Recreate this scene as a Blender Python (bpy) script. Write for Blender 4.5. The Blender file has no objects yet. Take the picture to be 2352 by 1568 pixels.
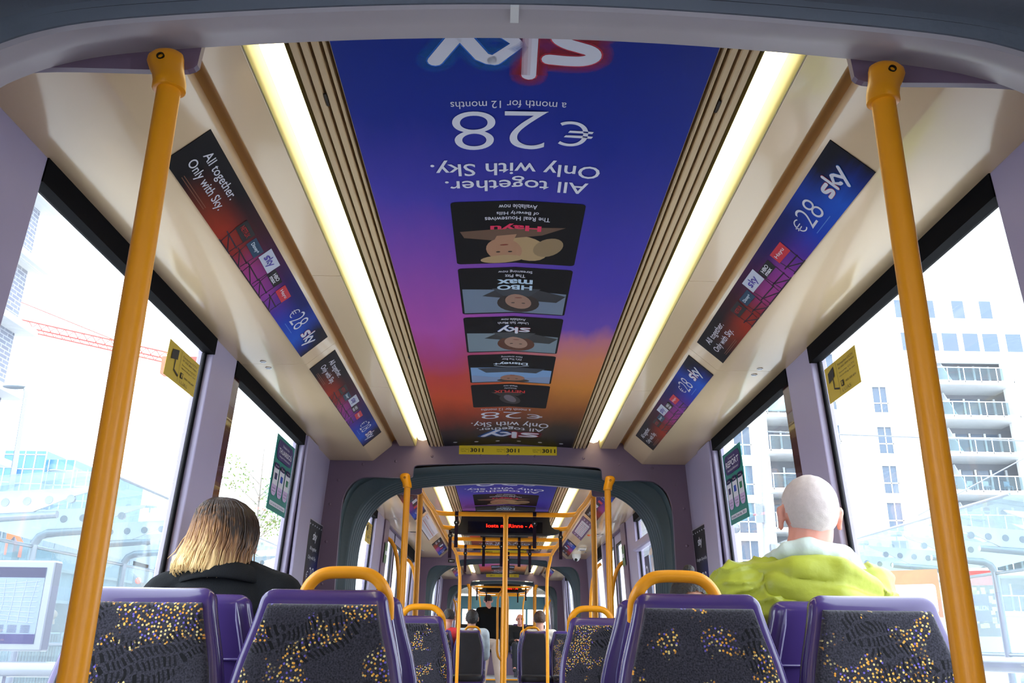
import bpy, bmesh, math, random
from mathutils import Vector, Matrix
random.seed(7)
S = bpy.context.scene
COL = S.collection
PI = math.pi

# ------------------------------------------------------------------ camera
cam_d = bpy.data.cameras.new('camera')
cam = bpy.data.objects.new('camera', cam_d)
COL.objects.link(cam)
cam_d.sensor_width = 36.0
cam_d.lens = 2000.0 / 2352.0 * 36.0
cam_d.clip_start = 0.02
cam_d.clip_end = 600
_f = Vector((-28.0, -690.0, -2000.0)).normalized()
_r = 0.0115
_u = Vector((math.sin(_r), math.cos(_r), 0.0))
_u.z = -(_u.x * _f.x + _u.y * _f.y) / _f.z
_u.normalize()
_x = _f.cross(_u)
cam.matrix_world = Matrix.Translation((-0.03, 0.0, 1.12)) @ Matrix((_x, _f, _u)).to_4x4()
S.camera = cam

# ------------------------------------------------------------------ world, exposure
W = bpy.data.worlds.new('overcast_sky')
S.world = W
W.use_nodes = True
wn = W.node_tree.nodes
wl = W.node_tree.links
bg = wn['Background']
tc = wn.new('ShaderNodeTexCoord')
sx = wn.new('ShaderNodeSeparateXYZ')
cr = wn.new('ShaderNodeValToRGB')
cr.color_ramp.elements[0].position = 0.48
cr.color_ramp.elements[0].color = (0.66, 0.67, 0.70, 1)
cr.color_ramp.elements[1].position = 0.56
cr.color_ramp.elements[1].color = (0.96, 0.97, 1.0, 1)
ma = wn.new('ShaderNodeMath')
ma.operation = 'MULTIPLY_ADD'
ma.inputs[1].default_value = 0.5
ma.inputs[2].default_value = 0.5
wl.new(tc.outputs['Generated'], sx.inputs[0])
wl.new(sx.outputs['Z'], ma.inputs[0])
wl.new(ma.outputs[0], cr.inputs[0])
wl.new(cr.outputs[0], bg.inputs[0])
bg.inputs[1].default_value = 5.0
S.view_settings.view_transform = 'Standard'
S.view_settings.look = 'None'
S.view_settings.gamma = 1
S.view_settings.exposure = 0.56
S.cycles.max_bounces = 7
S.cycles.diffuse_bounces = 4
S.cycles.glossy_bounces = 3
S.cycles.transmission_bounces = 3
S.cycles.transparent_max_bounces = 16
S.cycles.use_denoising = True
S.cycles.sample_clamp_indirect = 8

# ------------------------------------------------------------------ helpers
def lin(c):
    out = []
    for v in c[:3]:
        v = v / 255.0
        out.append(v / 12.92 if v <= 0.04045 else ((v + 0.055) / 1.055) ** 2.4)
    return tuple(out) + (1.0,)

def mat(name, rgb, rough=0.5, metal=0.0, coat=0.0, spec=0.5, bump=None, emit=None, noise=None, sub=0.0):
    m = bpy.data.materials.new(name)
    m.use_nodes = True
    n = m.node_tree.nodes
    l = m.node_tree.links
    b = n['Principled BSDF']
    b.inputs['Base Color'].default_value = lin(rgb)
    b.inputs['Roughness'].default_value = rough
    b.inputs['Metallic'].default_value = metal
    b.inputs['Coat Weight'].default_value = coat
    b.inputs['Specular IOR Level'].default_value = spec
    if emit:
        b.inputs['Emission Color'].default_value = lin(emit[0])
        b.inputs['Emission Strength'].default_value = emit[1]
    if bump or noise:
        t = n.new('ShaderNodeTexCoord')
        if noise:
            sc, amt = noise
            nt = n.new('ShaderNodeTexNoise')
            nt.inputs['Scale'].default_value = sc
            nt.inputs['Detail'].default_value = 5
            l.new(t.outputs['Object'], nt.inputs['Vector'])
            mx = n.new('ShaderNodeMix')
            mx.data_type = 'RGBA'
            mx.inputs[6].default_value = lin([max(0, v * (1 - amt)) for v in rgb])
            mx.inputs[7].default_value = lin([min(255, v * (1 + amt)) for v in rgb])
            l.new(nt.outputs['Fac'], mx.inputs[0])
            l.new(mx.outputs[2], b.inputs['Base Color'])
        if bump:
            sc, st = bump
            nb = n.new('ShaderNodeTexNoise')
            nb.inputs['Scale'].default_value = sc
            nb.inputs['Detail'].default_value = 3
            l.new(t.outputs['Object'], nb.inputs['Vector'])
            bp = n.new('ShaderNodeBump')
            bp.inputs['Strength'].default_value = st
            bp.inputs['Distance'].default_value = 0.01
            l.new(nb.outputs['Fac'], bp.inputs['Height'])
            l.new(bp.outputs[0], b.inputs['Normal'])
    return m

def glass(name, tint=(240, 246, 250), film=0.016, through=0.97):
    m = bpy.data.materials.new(name)
    m.use_nodes = True
    n = m.node_tree.nodes
    l = m.node_tree.links
    n.clear()
    o = n.new('ShaderNodeOutputMaterial')
    mx = n.new('ShaderNodeMixShader')
    tr = n.new('ShaderNodeBsdfTransparent')
    gl = n.new('ShaderNodeBsdfGlossy')
    fr = n.new('ShaderNodeFresnel')
    ge = n.new('ShaderNodeNewGeometry')
    mi = n.new('ShaderNodeMapRange')
    mi.inputs['To Min'].default_value = 1.3
    mi.inputs['To Max'].default_value = 1 / 1.3
    l.new(ge.outputs['Backfacing'], mi.inputs['Value'])
    l.new(mi.outputs[0], fr.inputs[0])
    tr.inputs[0].default_value = tuple(through * v for v in lin(tint)[:3]) + (1,)
    gl.inputs['Roughness'].default_value = 0.02
    df = n.new('ShaderNodeBsdfTranslucent')
    df.inputs[0].default_value = (0.9, 0.93, 0.97, 1)
    m2 = n.new('ShaderNodeMixShader')
    m2.inputs[0].default_value = film
    l.new(tr.outputs[0], m2.inputs[1])
    l.new(df.outputs[0], m2.inputs[2])
    l.new(fr.outputs[0], mx.inputs[0])
    l.new(m2.outputs[0], mx.inputs[1])
    l.new(gl.outputs[0], mx.inputs[2])
    l.new(mx.outputs[0], o.inputs[0])
    return m

class MB:
    """collects geometry, links it as ONE mesh object"""
    def __init__(s):
        s.v = []
        s.f = []
        s.uv = {}
    def add(s, vs, fs):
        k = len(s.v)
        s.v += [Vector(p) for p in vs]
        s.f += [tuple(i + k for i in f) for f in fs]
        return s
    def box(s, a, b):
        x0, y0, z0 = a
        x1, y1, z1 = b
        v = [(x0, y0, z0), (x1, y0, z0), (x1, y1, z0), (x0, y1, z0), (x0, y0, z1), (x1, y0, z1), (x1, y1, z1), (x0, y1, z1)]
        return s.add(v, [(0, 3, 2, 1), (4, 5, 6, 7), (0, 1, 5, 4), (1, 2, 6, 5), (2, 3, 7, 6), (3, 0, 4, 7)])
    def quad(s, a, b, c, d):
        return s.add([a, b, c, d], [(0, 1, 2, 3)])
    def slab(s, a, b, c, d, t):
        """quad abcd given thickness t along its normal (away)"""
        a, b, c, d = map(Vector, (a, b, c, d))
        n = (b - a).cross(d - a).normalized() * t
        return s.add([a, b, c, d, a + n, b + n, c + n, d + n],
                     [(3, 2, 1, 0), (4, 5, 6, 7), (0, 1, 5, 4), (1, 2, 6, 5), (2, 3, 7, 6), (3, 0, 4, 7)])
    def loft(s, rings, cap=True, closed=True):
        n = len(rings[0])
        k = len(s.v)
        for r in rings:
            s.v += [Vector(p) for p in r]
        for i in range(len(rings) - 1):
            for j in range(n if closed else n - 1):
                a = k + i * n + j
                b = k + i * n + (j + 1) % n
                s.f.append((a, b, b + n, a + n))
        if cap:
            s.f.append(tuple(k + j for j in range(n))[::-1])
            s.f.append(tuple(k + (len(rings) - 1) * n + j for j in range(n)))
        return s
    def tube(s, pts, r, n=12, closed=False, cap=True):
        pts = [Vector(p) for p in pts]
        rad = r if isinstance(r, (list, tuple)) else [r] * len(pts)
        rings = []
        up = None
        N = len(pts)
        for i, p in enumerate(pts):
            if closed:
                t = pts[(i + 1) % N] - pts[i - 1]
            else:
                t = pts[min(i + 1, N - 1)] - pts[max(i - 1, 0)]
            t.normalize()
            if up is None:
                up = Vector((0, 0, 1)) if abs(t.z) < 0.9 else Vector((1, 0, 0))
            up = (up - t * up.dot(t)).normalized()
            sd = t.cross(up)
            rings.append([p + (up * math.cos(2 * PI * j / n) + sd * math.sin(2 * PI * j / n)) * rad[i] for j in range(n)])
        if closed:
            rings.append(rings[0])
        return s.loft(rings, cap=cap and not closed)
    def prism(s, poly, y0, y1, axis='y'):
        """closed polygon in (x,z) swept along y (or (y,z) along x, (x,y) along z)"""
        def P(p, t):
            if axis == 'y':
                return (p[0], t, p[1])
            if axis == 'x':
                return (t, p[0], p[1])
            return (p[0], p[1], t)
        return s.loft([[P(p, y0) for p in poly], [P(p, y1) for p in poly]])
    def ball(s, c, r, n=10, m=14, sc=(1, 1, 1)):
        c = Vector(c)
        rings = []
        for i in range(n + 1):
            a = -PI / 2 + PI * i / n
            a = max(-PI / 2 + 0.02, min(PI / 2 - 0.02, a))
            rings.append([c + Vector((math.cos(a) * math.cos(2 * PI * j / m) * sc[0], math.cos(a) * math.sin(2 * PI * j / m) * sc[1], math.sin(a) * sc[2])) * r for j in range(m)])
        return s.loft(rings)
    def build(s, name, material, parent=None, smooth=False, bevel=0, origin=None, uv=None, local=False):
        me = bpy.data.meshes.new(name)
        if local or parent is not None and parent.get('_local'):
            o0 = Vector((0, 0, 0))
            loc = Vector((0, 0, 0))
        else:
            if origin is None:
                if parent is not None:
                    origin = parent.get('_w', (0, 0, 0))
                else:
                    xs = [p.x for p in s.v]; ys = [p.y for p in s.v]; zs = [p.z for p in s.v]
                    origin = ((min(xs) + max(xs)) / 2, (min(ys) + max(ys)) / 2, min(zs))
            o0 = Vector(origin)
            loc = o0 - Vector(parent['_w']) if parent is not None and '_w' in parent else o0
        me.from_pydata([tuple(p - o0) for p in s.v], [], s.f)
        me.update()
        if uv:
            ul = me.uv_layers.new(name='UVMap')
            for lp in me.loops:
                ul.data[lp.index].uv = uv(s.v[lp.vertex_index])
        bm = bmesh.new()
        bm.from_mesh(me)
        bmesh.ops.recalc_face_normals(bm, faces=bm.faces)
        bm.to_mesh(me)
        bm.free()
        if smooth:
            me.shade_smooth()
            me.set_sharp_from_angle(angle=math.radians(smooth if smooth is not True else 40))
        ob = bpy.data.objects.new(name, me)
        COL.objects.link(ob)
        if material:
            me.materials.append(material)
        if parent is not None:
            ob.parent = parent
        ob.location = loc
        ob['_w'] = tuple(o0)
        if bevel:
            md = ob.modifiers.new('bevel', 'BEVEL')
            md.width = bevel
            md.segments = 2
            md.limit_method = 'ANGLE'
            md.angle_limit = math.radians(35)
            md.harden_normals = False
        return ob

def tag(o, label, cat, group=None, kind=None):
    o['label'] = label
    o['category'] = cat
    if group:
        o['group'] = group
    if kind:
        o['kind'] = kind
    return o

def struct(o):
    o['kind'] = 'structure'
    return o

def thing(name, label, cat, loc=(0, 0, 0), group=None, local=False):
    o = bpy.data.objects.new(name, None)
    o.empty_display_size = 0.05
    COL.objects.link(o)
    o.location = loc
    o['_w'] = tuple(loc)
    if local:
        o['_local'] = 1
    tag(o, label, cat, group)
    return o

def dup(root, loc, label, group=None, rz=0, sx=1):
    r = root.copy()
    COL.objects.link(r)
    r.location = loc
    r.rotation_euler = (0, 0, rz)
    if sx != 1:
        r.scale = (sx, 1, 1)
    r['label'] = label
    if group:
        r['group'] = group
    for ch in list(root.children):
        c = ch.copy()
        COL.objects.link(c)
        c.parent = r
        for g in ch.children:
            d = g.copy()
            COL.objects.link(d)
            d.parent = c
    return r

_tcache = {}
def text_mesh(s, bold=0.0, led=False):
    key = (s, bold)
    if key in _tcache:
        return _tcache[key]
    cu = bpy.data.curves.new('t', 'FONT')
    cu.body = s
    cu.size = 1.0
    cu.offset = bold
    cu.resolution_u = 8 if len(s) < 4 else 3
    cu.align_x = 'LEFT'
    ob = bpy.data.objects.new('t', cu)
    COL.objects.link(ob)
    dg = bpy.context.evaluated_depsgraph_get()
    me = bpy.data.meshes.new_from_object(ob.evaluated_get(dg))
    vs = [tuple(v.co) for v in me.vertices]
    fs = [tuple(p.vertices) for p in me.polygons]
    bpy.data.objects.remove(ob)
    bpy.data.curves.remove(cu)
    bpy.data.meshes.remove(me)
    x0 = min(v[0] for v in vs); x1 = max(v[0] for v in vs)
    y0 = min(v[1] for v in vs); y1 = max(v[1] for v in vs)
    vs = [((v[0] - x0) / (x1 - x0), (v[1] - y0) / (y1 - y0)) for v in vs]
    _tcache[key] = (vs, fs, (x1 - x0) / (y1 - y0))
    return _tcache[key]

class Frame:
    """a flat face in space: o is its lower left corner, r reads along it, u is up; w,h its size"""
    def __init__(s, o, r, u, w, h, fold=None):
        s.o = Vector(o)
        s.r = Vector(r).normalized()
        s.u = Vector(u).normalized()
        s.n = s.r.cross(s.u)
        s.w = w
        s.h = h
        s.fold = fold
    def p(s, a, b, lift=0.0):
        """a,b in metres"""
        q = s.o + s.r * a + s.u * b + s.n * lift
        if s.fold:
            q = s.fold(q)
        return q
    def panel(s, mb, a0, b0, a1, b1, lift=0.0, rnd=0.0, seg=1):
        if rnd > 0:
            pts = []
            for cx, cy, t0 in ((a1 - rnd, b0 + rnd, -PI / 2), (a1 - rnd, b1 - rnd, 0), (a0 + rnd, b1 - rnd, PI / 2), (a0 + rnd, b0 + rnd, PI)):
                for k in range(5):
                    t = t0 + PI / 2 * k / 4
                    pts.append((cx + rnd * math.cos(t), cy + rnd * math.sin(t)))
            if s.fold:
                am = s.w / 2
                Rr = [q for q in pts if q[0] >= am]
                Ll = [q for q in pts if q[0] <= am]
                # right half then left half so that the fold stays crisp
                rr = [(am, b0)] + Rr + [(am, b1)]
                ll = [(am, b1)] + Ll + [(am, b0)]
                for half in (rr, ll):
                    mb.add([s.p(x, y, lift) for x, y in half], [tuple(range(len(half)))])
            else:
                mb.add([s.p(x, y, lift) for x, y in pts], [tuple(range(len(pts)))])
        else:
            cols = [a0, a1]
            if s.fold and a0 < s.w / 2 < a1:
                cols = [a0, s.w / 2, a1]
            for c0, c1 in zip(cols, cols[1:]):
                mb.quad(s.p(c0, b0, lift), s.p(c1, b0, lift), s.p(c1, b1, lift), s.p(c0, b1, lift))
        return mb
    def text(s, mb, txt, a0, b0, w, h, lift=0.0015, bold=0.0, rot=0):
        vs, fs, asp = text_mesh(txt, bold)
        return mb.add([s.p(a0 + x * w, b0 + y * h, lift) for x, y in vs], fs)
    def poly(s, mb, pts, lift=0.0015):
        return mb.add([s.p(x, y, lift) for x, y in pts], [tuple(range(len(pts)))])
    def disc(s, mb, cx, cy, rx, ry, lift=0.0015, n=20, hole=0):
        o = [s.p(cx + rx * math.cos(2 * PI * k / n), cy + ry * math.sin(2 * PI * k / n), lift) for k in range(n)]
        if hole:
            i = [s.p(cx + hole * rx * math.cos(2 * PI * k / n), cy + hole * ry * math.sin(2 * PI * k / n), lift) for k in range(n)]
            return mb.add(o + i, [(k, (k + 1) % n, n + (k + 1) % n, n + k) for k in range(n)])
        return mb.add(o, [tuple(range(n))])

def chaikin(pts, n=2):
    for _ in range(n):
        q = [pts[0]]
        for a, b in zip(pts, pts[1:]):
            q += [(a[0] * 0.75 + b[0] * 0.25, a[1] * 0.75 + b[1] * 0.25), (a[0] * 0.25 + b[0] * 0.75, a[1] * 0.25 + b[1] * 0.75)]
        pts = q + [pts[-1]]
    return pts

def arc(cx, cz, r, t0, t1, n):
    return [(cx + r * math.cos(math.radians(t0 + (t1 - t0) * k / n)), cz + r * math.sin(math.radians(t0 + (t1 - t0) * k / n))) for k in range(n + 1)]

# ------------------------------------------------------------------ materials
M = {}
M['mauve'] = mat('mauve_plastic', (168, 158, 186), 0.38, noise=(3, 0.03))
M['bulk'] = mat('mauve_bulkhead', (118, 98, 118), 0.42, noise=(4, 0.04))
M['cream'] = mat('cream_gloss_panel', (234, 206, 166), 0.16, coat=0.25, noise=(2, 0.02))
M['creamd'] = mat('cream_matt_panel', (212, 184, 142), 0.42)
M['creamy'] = mat('cream_lamp_trim', (176, 166, 108), 0.3)
M['groove'] = mat('tan_recess', (206, 160, 92), 0.4)
M['dark'] = mat('black_frit', (12, 11, 14), 0.8, spec=0.1)
M['seal'] = mat('black_rubber_seal', (22, 20, 24), 0.6)
M['slot'] = mat('dark_slot', (46, 36, 24), 0.8)
M['floor'] = mat('grey_speckled_floor', (128, 130, 134), 0.6, noise=(120, 0.12))
M['bellow'] = mat('bellows_rubber', (66, 82, 88), 0.5, bump=(60, 0.1))
M['bellow2'] = mat('bellows_cloth', (108, 116, 128), 0.5, bump=(40, 0.2), noise=(6, 0.06))
M['ring'] = mat('grey_ring_plastic', (186, 178, 182), 0.35, noise=(6, 0.05))
M['glass'] = glass('window_glass')
M['yellow'] = mat('yellow_powder_coat', (246, 160, 6), 0.42, coat=0.08)
M['steel'] = mat('brushed_steel', (190, 190, 192), 0.3, metal=0.9)
M['black'] = mat('black_plastic', (16, 16, 18), 0.35)
M['purple'] = mat('purple_seat_plastic', (70, 52, 112), 0.22, coat=0.4)
M['lamp'] = mat('lamp_diffuser', (250, 250, 235), 0.5, emit=((255, 240, 190), 3.4))
M['ink'] = mat('white_print', (226, 226, 238), 0.5)
M['inkd'] = mat('black_print', (18, 18, 20), 0.5)
M['posterblack'] = mat('poster_black', (14, 13, 17), 0.6, spec=0.2)
M['signyellow'] = mat('yellow_vinyl', (230, 196, 40), 0.4)
M['white'] = mat('white_plastic', (232, 232, 230), 0.35)

EMB = (M, )
# ------------------------------------------------------------------ tram shell
FZ = 0.15                                   # aisle floor height
def xw(z):
    return 0.983 + (2.06 - max(z, 0.9)) * 0.06

def hole_profile():
    h = [(0.908, FZ), (0.908, 1.74), (0.90, 1.855), (0.873, 1.92), (0.83, 1.957), (0.78, 1.972), (0.60, 1.97), (0.524, 1.969),
         (0.522, 2.0), (0.519, 2.036), (0.48, 2.042), (0.25, 2.053), (0.0, 2.061)]
    return chaikin(h + [(-x, z) for x, z in h[-2::-1]], 2)

def arch_profile(g=0.0):
    h = [(0.905, FZ), (0.905, 1.6), (0.90, 1.76), (0.87, 1.875), (0.83, 1.93), (0.79, 1.954), (0.745, 1.975), (0.666, 1.997),
         (0.51, 2.015), (0.25, 2.036), (0.0, 2.044)]
    h = [(x + g, z + g) for x, z in h]
    h[0] = (h[0][0], FZ)
    return chaikin(h + [(-x, z) for x, z in h[-2::-1]], 2)

def rib_profile(g=0.0):
    h = [(0.87, FZ), (0.87, 1.3), (0.87, 1.5), (0.86, 1.66), (0.825, 1.79), (0.765, 1.875), (0.683, 1.94), (0.58, 1.977), (0.45, 2.0), (0.25, 2.018), (0.0, 2.026)]
    h = [(x + g, z + g) for x, z in h]
    h[0] = (h[0][0], FZ)
    return chaikin(h + [(-x, z) for x, z in h[-2::-1]], 2)

def bulkhead(y, t, dz, name, zt=2.32, xo=1.07):
    inn = hole_profile()
    n = len(inn)
    out = []
    for i, (x, z) in enumerate(inn):
        if i == 0:
            out.append((xo, FZ)); continue
        if i == n - 1:
            out.append((-xo, FZ)); continue
        dx, dzz = x, z - 1.2
        k = min(xo / abs(dx) if abs(dx) > 1e-6 else 1e9, (zt - 1.2) / dzz if dzz > 0 else 1e9)
        out.append((dx * k, 1.2 + dzz * k))
    # add exact corners
    m = MB()
    for i in range(n - 1):
        a, b = inn[i], inn[i + 1]
        c, d = out[i + 1], out[i]
        poly = [a, b, c, d]
        if abs(abs(d[0]) - xo) < 1e-6 and abs(c[1] - zt) < 1e-6 and abs(abs(c[0]) - xo) > 1e-6:
            poly = [a, b, c, (math.copysign(xo, d[0]), zt), d]
        elif abs(abs(c[0]) - xo) < 1e-6 and abs(d[1] - zt) < 1e-6 and abs(abs(d[0]) - xo) > 1e-6:
            poly = [a, b, c, (math.copysign(xo, c[0]), zt), d]
        m.prism([(px, pz + dz) for px, pz in poly], y, y + t)
    return struct(m.build(name, M['bulk']))

def rivets(y, dz, t):
    pts = [(-0.62, 2.06), (-0.80, 2.04), (-0.93, 1.95), (-0.965, 1.82), (-0.97, 1.62), (-0.975, 1.4), (-0.42, 2.09), (-0.15, 2.098)]
    pts += [(-x, z) for x, z in pts] + [(0.0, 2.102)]
    for x, z in pts:
        m = MB()
        m.ball((x, y, z + dz), 0.008, 5, 8, (1, 0.5, 1))
        m.build('rivet', M['bulk'], t, smooth=True)

def number_sign(y, dz, label, x0=-0.272, x1=0.272, words=True):
    fr = Frame((x0, y - 0.002, 2.103 + dz), (1, 0, 0), (0, 0, 1), x1 - x0, 0.049)
    b = MB()
    b.slab(fr.p(0, 0), fr.p(fr.w, 0), fr.p(fr.w, fr.h), fr.p(0, fr.h), -0.0015)
    o = b.build('number_sign', M['signyellow'])
    tag(o, label, 'sign')
    t = MB()
    for a in (0.062, 0.262, 0.462):
        fr.text(t, '3011', a, 0.013, 0.073, 0.022, bold=0.02)
        fr.panel(t, a - 0.0085, 0.011, a - 0.0075, 0.036, 0.001)
        if words:
            fr.text(t, 'Uimh Tram', a - 0.053, 0.026, 0.04, 0.006)
            fr.text(t, 'Tram No.', a - 0.053, 0.015, 0.03, 0.006)
    t.build('lettering', M['inkd'], o)

def gangway(y0, y1, dz, near_ribs=True):
    # smooth rim, then concertina ribs, then a plastic ring against the next car
    m = MB()
    seq = [(y0, arch_profile(0.0)), (y0 + 0.09, arch_profile(-0.008))]
    if near_ribs:
        seq[0] = (y0, [(x * 1.002, z + 0.012 if z > 1 else z) for x, z in arch_profile(0.0)])
        seq = [(y0, arch_profile(0.012)), (y0 + 0.07, arch_profile(0.004)), (y0 + 0.085, rib_profile(0.012))]
        k = min(len(s_[1]) for s_ in seq)
        assert all(len(s_[1]) == k for s_ in seq)
    m.loft([[(x, y, z + dz) for x, z in pr] for y, pr in seq], cap=False, closed=False)
    struct(m.build('trim_gangway_rim', M['bellow'], smooth=50))
    m = MB()
    rings = []
    ya, yb = (y0 + 0.085, y1 - 0.085) if near_ribs else (y0 + 0.09, y1 - 0.075)
    if near_ribs:
        n = 6
        for i in range(n * 8 + 1):
            ph = (i % 8) / 8.0
            g = 0.034 * (1 - math.sin(PI * ph) ** 0.55)
            rings.append((ya + (yb - ya) * i / (n * 8), rib_profile(g)))
    else:
        n = 3
        for i in range(n * 12 + 1):
            ph = (i % 12) / 12.0
            g = 0.022 if 1.2 / 12 < ph < 10.8 / 12 else -0.004
            if ph in (2 / 12, 10 / 12):
                g = 0.018
            rings.append((ya + (yb - ya) * i / (n * 12), arch_profile(g)))
    m.loft([[(x, y, z + dz) for x, z in pr] for y, pr in rings], cap=False, closed=False)
    b = tag(m.build('gangway_bellows', M['bellow'] if near_ribs else M['bellow2'], smooth=30), 'dark grey %s lining the gangway %s' % (('concertina bellows', 'beyond the first seats') if near_ribs and y0 < 6 else ('concertina bellows', 'between the second and third cars' if y0 < 12 else 'leading into the last car') if near_ribs else ('cloth panels', 'directly overhead')), 'bellows')
    if not near_ribs:
        s = MB()
        for k, yy in ((0, 0.97), (1, 0.83), (2, 0.70)):
            for x in (-0.66, -0.30, 0.30, 0.66):
                xx = x + 0.05 * (k % 2)
                pr = [p for p in arch_profile(0.017) if True]
                # seam lies on the cloth between two ribs
                def zat(q):
                    for (xa, za), (xb, zb) in zip(pr, pr[1:]):
                        if min(xa, xb) <= q <= max(xa, xb) and xa != xb:
                            return za + (zb - za) * (q - xa) / (xb - xa)
                    return 2.0
                for dd in (-0.012, 0.012):
                    s.tube([(xx + dd, yy - 0.05, zat(xx + dd) + dz), (xx + dd, yy + 0.05, zat(xx + dd) + dz)], 0.0035, 6)
        s.build('seam', M['bellow'], b, smooth=True)
        for yy in (1.081, 0.965, 0.80):
            s = MB()
            s.tube([(x, yy, z + dz) for x, z in arch_profile(0.013)], 0.006, 6)
            s.build('welt', M['seal'], b, smooth=True)
    m = MB()
    m.loft([[(x, y, z + dz) for x, z in pr] for y, pr in ((y1 - 0.085, arch_profile(0.0)), (y1 - 0.08, arch_profile(-0.010)), (y1 - 0.06, arch_profile(-0.014)), (y1 - 0.035, arch_profile(-0.004)), (y1, arch_profile(0.0)))], cap=False, closed=False)
    struct(m.build('trim_gangway_ring', M['ring'], smooth=50))
    m = MB()
    m.loft([[(x, y, z + dz) for x, z in arch_profile(0.075)] for y in (y0, y1)], cap=False, closed=False)
    struct(m.build('ceiling_gangway_shell', M['bellow']))
    struct(MB().box((-1.05, y0, FZ - 0.05), (1.05, y1, FZ)).build('floor_gangway', M['floor']))

def wall_pieces(s, y0, y1, spans, name, dz, opening=(0.9, 2.003)):
    """mauve wall with openings; spans = list of (ya, yb) openings"""
    m = MB()
    def pc(ya, yb, za, zb, off=0.0, th=0.055):
        v = []
        for t in (0, th):
            for y, z in ((ya, za), (yb, za), (yb, zb), (ya, zb)):
                v.append((s * (xw(z) + off + t), y, z + dz))
        m.add(v, [(0, 1, 2, 3), (7, 6, 5, 4), (0, 4, 5, 1), (1, 5, 6, 2), (2, 6, 7, 3), (3, 7, 4, 0)])
    pc(y0, y1, FZ - 0.1, opening[0])
    edges = [y0]
    for a, b in spans:
        edges += [a, b]
    edges.append(y1)
    for a, b in zip(edges[::2], edges[1::2]):
        if b - a > 0.001:
            pc(a, b, opening[0], 2.062)
    for a, b in spans:
        pc(a, b, 2.055, 2.2)
    pc(y0, y1, 2.062, 2.3, 0.004)
    return struct(m.build(name, M['mauve'], bevel=0.004))

def window(s, ya, yb, dz, n, z0=0.9, z1=2.06, frit=0.055, seals=0.016, frame_mat='seal'):
    f = MB()
    off = 0.022
    def pc(m, a, b, za, zb, o=off, th=0.012):
        v = []
        for t in (0, th):
            for y, z in ((a, za), (b, za), (b, zb), (a, zb)):
                v.append((s * (xw(z) + o + t), y, z + dz))
        m.add(v, [(0, 1, 2, 3), (7, 6, 5, 4), (0, 4, 5, 1), (1, 5, 6, 2), (2, 6, 7, 3), (3, 7, 4, 0)])
    pc(f, ya - 0.002, yb + 0.002, z1 - frit, z1 + 0.001, -0.003, 0.034)
    pc(f, ya, ya + seals, z0, z1 - frit)
    pc(f, yb - seals, yb, z0, z1 - frit)
    pc(f, ya, yb, z0, z0 + 0.02)
    o = struct(f.build('window_%d' % n, M['dark']))
    g = MB()
    pc(g, ya + 0.004, yb - 0.004, z0 + 0.004, z1 - 0.004, off + 0.003, 0.005)
    g.build('pane', M['glass'], o)
    return o

WN = [0]
def wwin(*a, **k):
    WN[0] += 1
    return window(*a, WN[0], **k)

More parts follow.
